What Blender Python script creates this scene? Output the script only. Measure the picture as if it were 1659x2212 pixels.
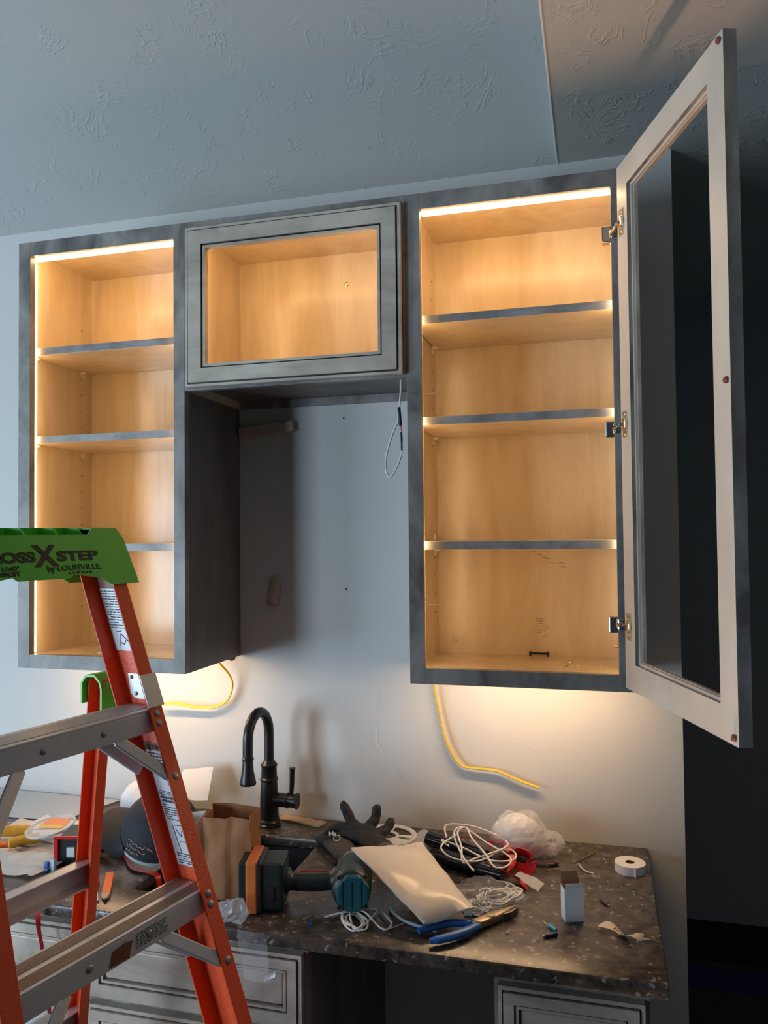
import bpy, bmesh, math, random
from mathutils import Vector, Matrix, Euler, noise

for o in list(bpy.data.objects):
    bpy.data.objects.remove(o)
scene = bpy.context.scene
C = scene.collection
random.seed(7)
PI = math.pi

# ------------------------------------------------------------------ camera
cam_data = bpy.data.cameras.new('camera')
cam_data.sensor_fit = 'VERTICAL'
cam_data.sensor_height = 36.0
cam_data.lens = 27.646
cam_data.clip_start = 0.02
camera = bpy.data.objects.new('camera', cam_data)
C.objects.link(camera)
_r = Vector((0.965159, 0.261462, -0.010285))
_u = Vector((0.017362, -0.024770, 0.999542))
_f = Vector((-0.261087, 0.964896, 0.028446))
camera.matrix_world = Matrix((
    (_r.x, _u.x, -_f.x, 0.0),
    (_r.y, _u.y, -_f.y, -1.9582),
    (_r.z, _u.z, -_f.z, 1.6942),
    (0, 0, 0, 1)))
scene.camera = camera

# ------------------------------------------------------------------ world, daylight, exposure
world = bpy.data.worlds.new('world')
scene.world = world
world.use_nodes = True
bg = world.node_tree.nodes['Background']
bg.inputs[0].default_value = (0.52, 0.72, 0.92, 1)
bg.inputs[1].default_value = 0.035


def area_light(name, loc, target, sx, sy, power, color):
    d = bpy.data.lights.new(name, 'AREA')
    d.shape = 'RECTANGLE'
    d.size, d.size_y = sx, sy
    d.energy = power
    d.color = color
    o = bpy.data.objects.new(name, d)
    C.objects.link(o)
    o.location = loc
    o.rotation_euler = (Vector(target) - Vector(loc)).to_track_quat('-Z', 'Y').to_euler()
    return o


DAY = (0.66, 0.84, 1.0)
# two tall windows of the room, behind the camera to the left
area_light('window_daylight', (-3.75, -2.45, 1.35), (-0.6, 0, 1.5), 0.8, 1.5, 62, DAY)
area_light('window_daylight.001', (-2.85, -3.30, 1.35), (-0.6, 0, 1.5), 0.7, 1.5, 58, DAY)
# added warm spot, an assumed unseen source that gives the ceiling its brown glow
lamp = bpy.data.lights.new('added_ceiling_glow', 'SPOT')
lamp.energy = 58
lamp.color = (1.0, 0.56, 0.31)
lamp.spot_size = math.radians(84)
lamp.spot_blend = 0.30
lamp.shadow_soft_size = 0.05
lamp_o = bpy.data.objects.new('added_ceiling_glow', lamp)
C.objects.link(lamp_o)
lamp_o.location = (-0.02, -0.69, 0.30)
lamp_o.rotation_euler = (Vector((0.20, -math.tan(math.radians(32)), 1))).to_track_quat('-Z', 'Y').to_euler()

vs = scene.view_settings
vs.view_transform = 'Standard'
vs.look = 'None'
vs.exposure = 0.0
vs.gamma = 1.0
vs.use_curve_mapping = False

# ------------------------------------------------------------------ materials
MATS = {}


def new_mat(name):
    m = bpy.data.materials.new(name)
    m.use_nodes = True
    nt = m.node_tree
    b = nt.nodes['Principled BSDF']
    MATS[name] = m
    return m, nt, b


def c4(c):
    return (c[0], c[1], c[2], 1)


def simple(name, col, rough=0.5, metal=0.0, var=0.0, scale=8.0, stretch=(1, 1, 1), col2=None,
           bump=0.0, bump_scale=60.0, alpha=1.0, coat=0.0, emit=None, emit_strength=0.0, spec=None,
           contrast=(0.35, 0.65), sss=0.0, trans=0.0, distortion=0.0):
    m, nt, b = new_mat(name)
    b.inputs['Base Color'].default_value = c4(col)
    b.inputs['Roughness'].default_value = rough
    b.inputs['Metallic'].default_value = metal
    b.inputs['Alpha'].default_value = alpha
    b.inputs['Coat Weight'].default_value = coat
    b.inputs['Coat Roughness'].default_value = 0.21
    b.inputs['Transmission Weight'].default_value = trans
    if spec is not None:
        b.inputs['Specular IOR Level'].default_value = spec
    if emit:
        b.inputs['Emission Color'].default_value = c4(emit)
        b.inputs['Emission Strength'].default_value = emit_strength
    tc = None
    if var > 0 or bump > 0:
        tc = nt.nodes.new('ShaderNodeTexCoord')
        mp = nt.nodes.new('ShaderNodeMapping')
        mp.inputs['Scale'].default_value = stretch
        nt.links.new(tc.outputs['Object'], mp.inputs[0])
    if var > 0:
        n = nt.nodes.new('ShaderNodeTexNoise')
        n.inputs['Scale'].default_value = scale
        n.inputs['Detail'].default_value = 6
        n.inputs['Roughness'].default_value = 0.62
        n.inputs['Distortion'].default_value = distortion
        nt.links.new(mp.outputs[0], n.inputs['Vector'])
        r = nt.nodes.new('ShaderNodeValToRGB')
        c2 = col2 if col2 else tuple(x * (1 - var) for x in col)
        r.color_ramp.elements[0].color = c4(c2)
        r.color_ramp.elements[1].color = c4(col)
        r.color_ramp.elements[0].position = contrast[0]
        r.color_ramp.elements[1].position = contrast[1]
        nt.links.new(n.outputs['Fac'], r.inputs[0])
        nt.links.new(r.outputs[0], b.inputs['Base Color'])
    if bump > 0:
        n2 = nt.nodes.new('ShaderNodeTexNoise')
        n2.inputs['Scale'].default_value = bump_scale
        n2.inputs['Detail'].default_value = 4
        nt.links.new(mp.outputs[0], n2.inputs['Vector'])
        bp = nt.nodes.new('ShaderNodeBump')
        bp.inputs['Strength'].default_value = bump
        bp.inputs['Distance'].default_value = 0.01
        nt.links.new(n2.outputs['Fac'], bp.inputs['Height'])
        nt.links.new(bp.outputs[0], b.inputs['Normal'])
    return m


def plaster(name, col, strength, scale):
    """painted drywall with a skip-trowel relief: short raised strokes between smooth areas"""
    m, nt, b = new_mat(name)
    b.inputs['Base Color'].default_value = c4(col)
    b.inputs['Roughness'].default_value = 0.62
    tc = nt.nodes.new('ShaderNodeTexCoord')
    w = nt.nodes.new('ShaderNodeTexNoise')
    w.inputs['Scale'].default_value = scale
    w.inputs['Detail'].default_value = 3
    w.inputs['Distortion'].default_value = 2.2
    nt.links.new(tc.outputs['Object'], w.inputs['Vector'])
    r = nt.nodes.new('ShaderNodeValToRGB')       # thin ridges along the mid level
    e = r.color_ramp.elements
    e[0].position, e[0].color = 0.47, (0, 0, 0, 1)
    e[1].position, e[1].color = 0.55, (0, 0, 0, 1)
    k = e.new(0.505)
    k.color = (1, 1, 1, 1)
    nt.links.new(w.outputs['Fac'], r.inputs[0])
    mask = nt.nodes.new('ShaderNodeTexNoise')
    mask.inputs['Scale'].default_value = scale * 0.9
    mask.inputs['Detail'].default_value = 4
    nt.links.new(tc.outputs['Object'], mask.inputs['Vector'])
    r2 = nt.nodes.new('ShaderNodeValToRGB')
    r2.color_ramp.elements[0].position = 0.50
    r2.color_ramp.elements[1].position = 0.62
    nt.links.new(mask.outputs['Fac'], r2.inputs[0])
    mul = nt.nodes.new('ShaderNodeMath')
    mul.operation = 'MULTIPLY'
    nt.links.new(r.outputs[0], mul.inputs[0])
    nt.links.new(r2.outputs[0], mul.inputs[1])
    fine = nt.nodes.new('ShaderNodeTexNoise')
    fine.inputs['Scale'].default_value = 90
    nt.links.new(tc.outputs['Object'], fine.inputs['Vector'])
    add = nt.nodes.new('ShaderNodeMath')
    add.operation = 'MULTIPLY_ADD'
    add.inputs[1].default_value = 0.10
    nt.links.new(fine.outputs['Fac'], add.inputs[0])
    nt.links.new(mul.outputs[0], add.inputs[2])
    bp = nt.nodes.new('ShaderNodeBump')
    bp.inputs['Strength'].default_value = strength
    bp.inputs['Distance'].default_value = 0.004
    nt.links.new(add.outputs[0], bp.inputs['Height'])
    nt.links.new(bp.outputs[0], b.inputs['Normal'])
    return m


def granite(name):
    m, nt, b = new_mat(name)
    b.inputs['Roughness'].default_value = 0.29
    tc = nt.nodes.new('ShaderNodeTexCoord')
    n = nt.nodes.new('ShaderNodeTexNoise')
    n.inputs['Scale'].default_value = 38
    n.inputs['Detail'].default_value = 8
    n.inputs['Roughness'].default_value = 0.7
    nt.links.new(tc.outputs['Object'], n.inputs['Vector'])
    r = nt.nodes.new('ShaderNodeValToRGB')
    e = r.color_ramp.elements
    e[0].position, e[0].color = 0.34, (0.016, 0.015, 0.016, 1)
    e[1].position, e[1].color = 0.70, (0.17, 0.135, 0.105, 1)
    k = e.new(0.54)
    k.color = (0.085, 0.066, 0.052, 1)
    nt.links.new(n.outputs['Fac'], r.inputs[0])
    v = nt.nodes.new('ShaderNodeTexVoronoi')
    v.inputs['Scale'].default_value = 88
    v.inputs['Randomness'].default_value = 1.0
    n3 = nt.nodes.new('ShaderNodeTexNoise')
    n3.inputs['Scale'].default_value = 50
    nt.links.new(tc.outputs['Object'], n3.inputs['Vector'])
    mixv = nt.nodes.new('ShaderNodeMixRGB')
    mixv.inputs[0].default_value = 0.035
    nt.links.new(tc.outputs['Object'], mixv.inputs[1])
    nt.links.new(n3.outputs['Color'], mixv.inputs[2])
    nt.links.new(mixv.outputs[0], v.inputs['Vector'])
    r2 = nt.nodes.new('ShaderNodeValToRGB')
    r2.color_ramp.elements[0].position, r2.color_ramp.elements[0].color = 0.20, (1, 1, 1, 1)
    r2.color_ramp.elements[1].position, r2.color_ramp.elements[1].color = 0.50, (0, 0, 0, 1)
    nt.links.new(v.outputs['Distance'], r2.inputs[0])
    sep = nt.nodes.new('ShaderNodeSeparateColor')
    nt.links.new(v.outputs['Color'], sep.inputs[0])
    gt = nt.nodes.new('ShaderNodeMath')
    gt.operation = 'GREATER_THAN'
    gt.inputs[1].default_value = 0.79
    nt.links.new(sep.outputs[0], gt.inputs[0])
    mu = nt.nodes.new('ShaderNodeMath')
    mu.operation = 'MULTIPLY'
    nt.links.new(r2.outputs[0], mu.inputs[0])
    nt.links.new(gt.outputs[0], mu.inputs[1])
    mix = nt.nodes.new('ShaderNodeMixRGB')
    mix.inputs[2].default_value = (0.30, 0.28, 0.25, 1)
    nt.links.new(mu.outputs[0], mix.inputs[0])
    nt.links.new(r.outputs[0], mix.inputs[1])
    nt.links.new(mix.outputs[0], b.inputs['Base Color'])
    return m


def film(name, col, alpha, rough=0.12):
    m, nt, b = new_mat(name)
    b.inputs['Base Color'].default_value = c4(col)
    b.inputs['Roughness'].default_value = rough
    b.inputs['Alpha'].default_value = alpha
    b.inputs['Coat Weight'].default_value = 0.6
    b.inputs['Coat Roughness'].default_value = 0.08
    return m


plaster('wall_paint', (0.60, 0.60, 0.585), 0.10, 7)
plaster('ceiling_paint', (0.47, 0.485, 0.475), 0.30, 11)
simple('dark_paint', (0.26, 0.27, 0.28), 0.7)
simple('black_trim', (0.006, 0.006, 0.007), 0.6)
simple('tape_blue', (0.010, 0.022, 0.12), 0.7)
simple('floor_sub', (0.055, 0.055, 0.05), 0.8, var=0.4, scale=9)
simple('stain_grey', (0.330, 0.310, 0.290), 0.42, var=0.5, scale=9, stretch=(1, 1, 0.6),
       col2=(0.105, 0.098, 0.093), contrast=(0.34, 0.66), distortion=0.6)
simple('stain_dark', (0.20, 0.162, 0.142), 0.45, var=0.4, scale=9, stretch=(1, 1, 0.3))
simple('stain_light', (0.62, 0.545, 0.455), 0.40, var=0.4, scale=8, col2=(0.35, 0.30, 0.25), distortion=0.8,
       stretch=(0.5, 1, 1))
simple('glaze', (0.008, 0.008, 0.010), 0.4)
simple('maple', (0.65, 0.51, 0.325), 0.42, coat=0.7, var=0.3, scale=5, stretch=(3, 3, 0.5), col2=(0.49, 0.355, 0.21),
       contrast=(0.25, 0.62), distortion=0.7)
simple('door_back', (0.66, 0.57, 0.475), 0.45, var=0.15, scale=6, stretch=(1, 1, 0.5))
simple('shelf_edge', (0.33, 0.32, 0.32), 0.4, var=0.5, scale=14)
LEDC = (1.0, 0.67, 0.345)
simple('led', (1, 0.9, 0.7), 0.5, emit=LEDC, emit_strength=19.5)
simple('led_task', (1, 0.9, 0.7), 0.5, emit=(1.0, 0.66, 0.38), emit_strength=80.0)
simple('chrome', (0.75, 0.74, 0.72), 0.18, metal=1.0)
simple('brass', (0.62, 0.45, 0.20), 0.3, metal=1.0)
simple('steel_dark', (0.16, 0.13, 0.10), 0.4, metal=0.9)
granite('granite')
simple('sink_black', (0.008, 0.008, 0.009), 0.5)
simple('matte_black', (0.012, 0.012, 0.013), 0.32)
simple('fiberglass', (0.86, 0.095, 0.022), 0.42, var=0.18, scale=260, bump=0.15, bump_scale=400)
simple('green_plastic', (0.085, 0.52, 0.040), 0.36)
simple('green_inlay', (0.11, 0.58, 0.33), 0.4)
simple('black_print', (0.010, 0.012, 0.010), 0.5)
simple('aluminium', (0.66, 0.665, 0.68), 0.42, metal=0.35, var=0.15, scale=12)
simple('tread', (0.44, 0.30, 0.205), 0.55, metal=0.0, var=0.45, scale=30, stretch=(1, 0.15, 1))
simple('rivet', (0.34, 0.33, 0.33), 0.4, metal=0.8)
simple('sticker', (0.70, 0.76, 0.82), 0.4)
simple('sticker_brown', (0.22, 0.075, 0.035), 0.5, var=0.4, scale=60)
simple('print_grey', (0.05, 0.05, 0.055), 0.6)
simple('kraft', (0.36, 0.165, 0.065), 0.75, var=0.15, scale=15, bump=0.25, bump_scale=25)
simple('white_paper', (0.74, 0.72, 0.70), 0.7, var=0.06, scale=12, bump=0.2, bump_scale=18)
simple('cream_paper', (0.74, 0.63, 0.52), 0.7, var=0.08, scale=12)
simple('mailer', (0.72, 0.65, 0.56), 0.26, var=0.08, scale=10, bump=0.12, bump_scale=22)
simple('white_plastic', (0.74, 0.74, 0.74), 0.35)
simple('white_wire', (0.76, 0.74, 0.71), 0.42)
simple('yellow_cable', (0.78, 0.53, 0.045), 0.4)
simple('glove_black', (0.022, 0.020, 0.021), 0.7, var=0.3, scale=30, bump=0.2, bump_scale=160)
simple('glove_grey', (0.085, 0.070, 0.066), 0.8, var=0.2, scale=60, bump=0.25, bump_scale=240)
simple('cap_navy', (0.013, 0.015, 0.022), 0.75, bump=0.2, bump_scale=300)
simple('cap_band', (0.42, 0.52, 0.60), 0.7)
simple('gold_thread', (0.50, 0.40, 0.26), 0.6)
simple('teal', (0.010, 0.115, 0.150), 0.38, var=0.25, scale=25)
simple('tool_black', (0.014, 0.016, 0.017), 0.45)
simple('tool_green', (0.009, 0.022, 0.020), 0.42)
simple('orange_tape', (0.72, 0.20, 0.045), 0.5, var=0.15, scale=20)
simple('blue_vinyl', (0.012, 0.125, 0.42), 0.33)
simple('plier_steel', (0.36, 0.29, 0.20), 0.38, metal=0.85, var=0.35, scale=40)
simple('red_plastic', (0.62, 0.018, 0.020), 0.35)
simple('black_vinyl', (0.010, 0.010, 0.013), 0.2)
simple('orange_wood', (0.80, 0.155, 0.020), 0.4)
simple('pencil_wood', (0.56, 0.40, 0.24), 0.6)
simple('yellow_handle', (0.62, 0.33, 0.025), 0.4, var=0.2, scale=50)
simple('orange_label', (0.78, 0.27, 0.10), 0.5)
simple('yellow_label', (0.76, 0.48, 0.10), 0.5)
simple('shim_wood', (0.62, 0.42, 0.27), 0.6, var=0.15, scale=20, stretch=(0.2, 1, 1))
simple('cleat_wood', (0.58, 0.46, 0.38), 0.7, var=0.2, scale=20)
simple('turquoise', (0.010, 0.34, 0.48), 0.3)
simple('navy_plastic', (0.012, 0.014, 0.05), 0.3)
simple('blue_plastic', (0.015, 0.09, 0.38), 0.3)
simple('box_card', (0.66, 0.69, 0.72), 0.55)
simple('box_inside', (0.22, 0.125, 0.075), 0.8)
simple('tape_white', (0.78, 0.77, 0.75), 0.5)
simple('masking', (0.66, 0.55, 0.40), 0.7, var=0.1, scale=30)
simple('bumper_brown', (0.18, 0.055, 0.03), 0.5)
simple('copper', (0.42, 0.19, 0.09), 0.35, metal=0.9)
simple('pale_blue', (0.45, 0.66, 0.80), 0.35)
simple('foam_white', (0.72, 0.72, 0.73), 0.55, var=0.12, scale=20, bump=0.4, bump_scale=30)
film('clear_film', (0.85, 0.87, 0.90), 0.30)
film('milky_film', (0.66, 0.70, 0.74), 0.62, 0.25)
film('thin_film', (0.80, 0.84, 0.88), 0.11, 0.12)
film('clip_clear', (0.95, 0.85, 0.70), 0.55)
simple('hole_dark', (0.03, 0.015, 0.008), 0.9)
film('smudge', (0.22, 0.13, 0.06), 0.16, 0.6)
simple('dust', (0.62, 0.52, 0.40), 0.9)


# ------------------------------------------------------------------ mesh helpers
class MB:
    """collects vertices and faces of one mesh"""

    def __init__(self):
        self.v = []
        self.f = []
        self.m = []

    def add(self, verts, faces, mi=0):
        k = len(self.v)
        self.v += [tuple(p) for p in verts]
        self.f += [tuple(i + k for i in f) for f in faces]
        self.m += [mi] * len(faces)
        return self

    def box(self, x0, x1, y0, y1, z0, z1, mi=0, M=None):
        p = [Vector((x, y, z)) for z in (z0, z1) for y in (y0, y1) for x in (x0, x1)]
        if M:
            p = [M @ a for a in p]
        return self.add(p, [(0, 2, 3, 1), (4, 5, 7, 6), (0, 1, 5, 4), (2, 6, 7, 3), (0, 4, 6, 2), (1, 3, 7, 5)], mi)

    def prism(self, poly, ext, mi=0):
        """poly: list of 3D points, ext: extrusion vector"""
        n = len(poly)
        e = Vector(ext)
        a = [Vector(p) for p in poly]
        f = [tuple(range(n))[::-1], tuple(range(n, 2 * n))]
        f += [(i, (i + 1) % n, n + (i + 1) % n, n + i) for i in range(n)]
        return self.add(a + [p + e for p in a], f, mi)

    def tube(self, pts, r, n=8, mi=0, smooth=6, cap=True, flat=None):
        pts = [Vector(p) for p in pts]
        if smooth and len(pts) > 2:
            q = []
            for i in range(len(pts) - 1):
                p0 = pts[max(i - 1, 0)]; p1 = pts[i]; p2 = pts[i + 1]; p3 = pts[min(i + 2, len(pts) - 1)]
                for k in range(smooth):
                    t = k / smooth
                    q.append(0.5 * ((2 * p1) + (-p0 + p2) * t + (2 * p0 - 5 * p1 + 4 * p2 - p3) * t * t
                                    + (-p0 + 3 * p1 - 3 * p2 + p3) * t ** 3))
            q.append(pts[-1])
            pts = q
        N = len(pts)
        rr = r if isinstance(r, (list, tuple)) else None
        d = (pts[1] - pts[0]).normalized()
        up = Vector((0, 0, 1)) if abs(d.z) < 0.95 else Vector((1, 0, 0))
        s = d.cross(up).normalized()
        u = s.cross(d)
        vs_ = []
        for i, p in enumerate(pts):
            dn = (pts[min(i + 1, N - 1)] - pts[max(i - 1, 0)])
            if dn.length > 1e-9:
                dn.normalize()
                q = d.rotation_difference(dn)
                s = q @ s; u = q @ u; d = dn
            ra = (rr[0] + (rr[-1] - rr[0]) * i / (N - 1) if len(rr) == 2 else rr[int(round(i * (len(rr) - 1) / (N - 1)))]) if rr else r
            for k in range(n):
                a = 2 * PI * k / n
                su = flat if flat else 1.0
                vs_.append(p + s * math.cos(a) * ra + u * math.sin(a) * ra * su)
        f = []
        for i in range(N - 1):
            for k in range(n):
                f.append((i * n + k, i * n + (k + 1) % n, (i + 1) * n + (k + 1) % n, (i + 1) * n + k))
        if cap:
            f.append(tuple(range(n))[::-1])
            f.append(tuple((N - 1) * n + k for k in range(n)))
        return self.add(vs_, f, mi)

    def lathe(self, prof, n=24, mi=0, M=None, closed=True):
        """prof: (radius, height) pairs about local z"""
        vs_ = []
        for r, h in prof:
            for k in range(n):
                a = 2 * PI * k / n
                p = Vector((r * math.cos(a), r * math.sin(a), h))
                vs_.append(M @ p if M else p)
        f = []
        for i in range(len(prof) - 1):
            for k in range(n):
                f.append((i * n + k, i * n + (k + 1) % n, (i + 1) * n + (k + 1) % n, (i + 1) * n + k))
        if closed:
            f.append(tuple(range(n))[::-1])
            f.append(tuple((len(prof) - 1) * n + k for k in range(n)))
        return self.add(vs_, f, mi)

    def ball(self, c, r, n=12, mi=0, M=None):
        """r: radius or (rx, ry, rz)"""
        r = r if isinstance(r, (tuple, list)) else (r, r, r)
        vs_, f = [], []
        rings = n // 2
        for i in range(rings + 1):
            t = PI * i / rings
            for k in range(n):
                a = 2 * PI * k / n
                p = Vector((r[0] * math.sin(t) * math.cos(a), r[1] * math.sin(t) * math.sin(a), -r[2] * math.cos(t)))
                if M:
                    p = M @ p
                vs_.append(p + Vector(c))
        for i in range(rings):
            for k in range(n):
                f.append((i * n + k, i * n + (k + 1) % n, (i + 1) * n + (k + 1) % n, (i + 1) * n + k))
        return self.add(vs_, f, mi)

    def sheet(self, fn, nu, nv, thick=0.0008, mi=0):
        """fn(u,v) -> point; closed thin sheet"""
        top = [Vector(fn(i / nu, j / nv)) for j in range(nv + 1) for i in range(nu + 1)]
        w = nu + 1
        nor = []
        for j in range(nv + 1):
            for i in range(nu + 1):
                a = top[j * w + min(i + 1, nu)] - top[j * w + max(i - 1, 0)]
                b = top[min(j + 1, nv) * w + i] - top[max(j - 1, 0) * w + i]
                c = a.cross(b)
                nor.append(c.normalized() if c.length > 1e-12 else Vector((0, 0, 1)))
        bot = [p - n_ * thick for p, n_ in zip(top, nor)]
        K = len(top)
        f = []
        for j in range(nv):
            for i in range(nu):
                a = j * w + i
                f.append((a, a + 1, a + w + 1, a + w))
                f.append((K + a, K + a + w, K + a + w + 1, K + a + 1))
        for i in range(nu):
            f.append((i, K + i, K + i + 1, i + 1))
            a = nv * w + i
            f.append((a, a + 1, K + a + 1, K + a))
        for j in range(nv):
            a = j * w
            f.append((a, a + w, K + a + w, K + a))
            a = j * w + nu
            f.append((a, K + a, K + a + w, a + w))
        return self.add(top + bot, f, mi)

    def xf(self, M):
        self.v = [tuple(M @ Vector(p)) for p in self.v]
        return self


def mesh_from(name, mb, mats, smooth=None, bevel=0.0, segs=2, merge=True):
    me = bpy.data.meshes.new(name)
    me.from_pydata(mb.v, [], mb.f)
    bm = bmesh.new()
    bm.from_mesh(me)
    if len(mb.m) == len(bm.faces):
        bm.faces.ensure_lookup_table()
        for i, f in enumerate(bm.faces):
            f.material_index = mb.m[i]
    if merge:
        bmesh.ops.remove_doubles(bm, verts=bm.verts, dist=1e-6)
    bmesh.ops.recalc_face_normals(bm, faces=bm.faces)
    if bevel > 0:
        eds = [e for e in bm.edges if len(e.link_faces) == 2 and e.calc_face_angle(0) > 0.6]
        bmesh.ops.bevel(bm, geom=eds, offset=bevel, segments=segs, affect='EDGES', profile=0.5, clamp_overlap=True)
    if smooth is not None:
        for f in bm.faces:
            f.smooth = True
        for e in bm.edges:
            if len(e.link_faces) == 2 and e.calc_face_angle(0) > smooth:
                e.smooth = False
    bm.to_mesh(me)
    bm.free()
    for m in (mats if isinstance(mats, (list, tuple)) else [mats]):
        me.materials.append(MATS[m])
    return me


def link(name, me, parent=None, world=True):
    o = bpy.data.objects.new(name, me)
    C.objects.link(o)
    if parent:
        o.parent = parent
        if world and parent.get('_base') is not None:
            b = parent['_base']
            o.matrix_parent_inverse = Matrix.Translation((-b[0], -b[1], -b[2]))
    return o


def part(name, mb, mats, parent=None, smooth=None, bevel=0.0, segs=2, label=None, kind=None, merge=True):
    o = link(name, mesh_from(name, mb, mats, smooth, bevel, segs, merge), parent)
    if label:
        o['label'] = label
    if kind:
        o['kind'] = kind
    return o


def tag(o, label, cat, group=None, kind=None):
    o['label'] = label
    o['category'] = cat
    if group:
        o['group'] = group
    if kind:
        o['kind'] = kind
    return o


def thing(name, label, cat, loc=(0, 0, 0), rotz=0.0, group=None, world=True):
    """Empty at the base; with world=True its parts are given in scene coordinates"""
    o = bpy.data.objects.new(name, None)
    C.objects.link(o)
    o.empty_display_size = 0.05
    o.location = loc
    o.rotation_euler = (0, 0, rotz)
    if world and rotz == 0:
        o['_base'] = loc
    return tag(o, label, cat, group)


def struct(name, mb, mats, label, cat, **k):
    o = part(name, mb, mats, **k)
    return tag(o, label, cat, kind='structure')


def remeshed(name, mb, mats, voxel, parent=None, smooth_iter=6, **k):
    """fuse overlapping volumes into one continuous skin"""
    me = mesh_from(name + '_src', mb, mats, merge=False)
    t = bpy.data.objects.new('tmp', me)
    C.objects.link(t)
    m = t.modifiers.new('r', 'REMESH')
    m.mode = 'VOXEL'
    m.voxel_size = voxel
    if smooth_iter:
        s = t.modifiers.new('s', 'SMOOTH')
        s.iterations = smooth_iter
        s.factor = 0.5
    dg = bpy.context.evaluated_depsgraph_get()
    me2 = bpy.data.meshes.new_from_object(t.evaluated_get(dg))
    me2.name = name
    for p in me2.polygons:
        p.use_smooth = True
        p.material_index = 0
    bpy.data.objects.remove(t)
    bpy.data.meshes.remove(me)
    me2.materials.clear()
    me2.materials.append(MATS[mats if isinstance(mats, str) else mats[0]])
    return link(name, me2, parent)


def text_mb(s, size, bold=0.0, align='LEFT', shear=0.0, spacing=1.0, width=1.0, depth=0.0004):
    cu = bpy.data.curves.new('t', 'FONT')
    cu.body = s
    cu.size = size
    cu.align_x = align
    cu.offset = bold
    cu.shear = shear
    cu.space_character = spacing
    cu.extrude = depth
    cu.resolution_u = 3
    o = bpy.data.objects.new('tmp', cu)
    C.objects.link(o)
    dg = bpy.context.evaluated_depsgraph_get()
    me = bpy.data.meshes.new_from_object(o.evaluated_get(dg))
    mb = MB()
    mb.add([(v.co.x * width, v.co.y, v.co.z) for v in me.vertices], [tuple(p.vertices) for p in me.polygons])
    bpy.data.objects.remove(o)
    bpy.data.curves.remove(cu)
    bpy.data.meshes.remove(me)
    return mb


def frame_m(origin, xdir, up):
    """matrix: local x along xdir, y along up, z along the normal"""
    x = Vector(xdir).normalized()
    n = x.cross(Vector(up)).normalized()
    y = n.cross(x)
    M = Matrix((x, y, n)).transposed().to_4x4()
    M.translation = Vector(origin)
    return M


def copy_tree(o, parent=None):
    c = o.copy()
    C.objects.link(c)
    if parent:
        c.parent = parent
    for ch in o.children:
        copy_tree(ch, c)
    return c


R = math.radians
FLOOR = 0.08
ZC = 0.9537          # counter surface
F = -0.2964          # plane of the wall-cabinet faces
ZCEIL = 2.6016
WX = 0.1846          # right end of the cabinet wall
EX = -0.0775         # where the vaulted ceiling begins

# ------------------------------------------------------------------ the room
struct('wall_back', MB().box(-4.2, WX, 0.0, 0.125, FLOOR, ZCEIL, 0), 'wall_paint',
       'grey painted drywall behind the cabinets, ending at a corner on the right', 'wall')
struct('wall_far', MB().box(-1.6, 3.0, 1.27, 1.39, FLOOR, ZCEIL, 0), 'dark_paint',
       'dark painted wall of the passage beyond the right corner', 'wall')
struct('baseboard_far', MB().box(-1.6, 3.0, 1.252, 1.27, FLOOR, 0.222), 'black_trim',
       'black baseboard along the dark passage wall', 'baseboard')
struct('wall_right', MB().box(3.0, 3.12, -4.2, 1.39, FLOOR, ZCEIL), 'wall_paint',
       'grey wall far to the right, outside the picture', 'wall')
struct('wall_left', MB().box(-1.72, -1.6, 0.125, 1.39, FLOOR, ZCEIL), 'dark_paint',
       'closed end of the dark passage behind the cabinet wall', 'wall')
struct('floor', MB().box(-4.2, 3.12, -6.0, 1.39, -0.04, FLOOR), 'floor_sub',
       'bare dark subfloor showing at the lower right', 'floor')
tag(part('floor_tape', MB().box(-0.4, 2.6, 1.06, 1.21, FLOOR, FLOOR + 0.002), 'tape_blue'),
    'dark blue strip on the floor along the black baseboard', 'floor strip')
# flat ceiling on the right, vaulted ceiling rising towards the room on the left
struct('ceiling', MB().box(EX, 3.12, -4.2, 1.39, ZCEIL, ZCEIL + 0.9), 'ceiling_paint',
       'flat ceiling to the right over the open door and passage', 'ceiling')
SL = math.tan(R(27))
cv = MB().prism([(-4.2, 0.125, ZCEIL - 0.125 * SL + 0.06), (-4.2, -2.2, ZCEIL + 2.2 * SL),
                 (-4.2, -2.2, ZCEIL + 2.2 * SL + 0.12), (-4.2, 0.125, ZCEIL + 0.18)], (4.2 + EX - 0.001, 0, 0))
cv = MB().prism([(-4.2, 0.0, ZCEIL), (-4.2, -2.2, ZCEIL + 2.2 * SL), (-4.2, -2.2, ZCEIL + 2.2 * SL + 0.12),
                 (-4.2, 0.125, ZCEIL + 0.12), (-4.2, 0.125, ZCEIL)], (4.2 + EX - 0.0005, 0, 0))
struct('ceiling_vault', cv, 'ceiling_paint', 'sloping textured ceiling over the cabinets, lit blue by daylight', 'ceiling')
# metal corner bead where the two ceilings meet
struct('trim_1', MB().tube([(EX, -4.0, ZCEIL + 0.002), (EX, -0.002, ZCEIL + 0.002)], 0.0035, 8, smooth=0), 'wall_paint',
       'pale bead along the edge between vaulted and flat ceiling', 'trim')


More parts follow.
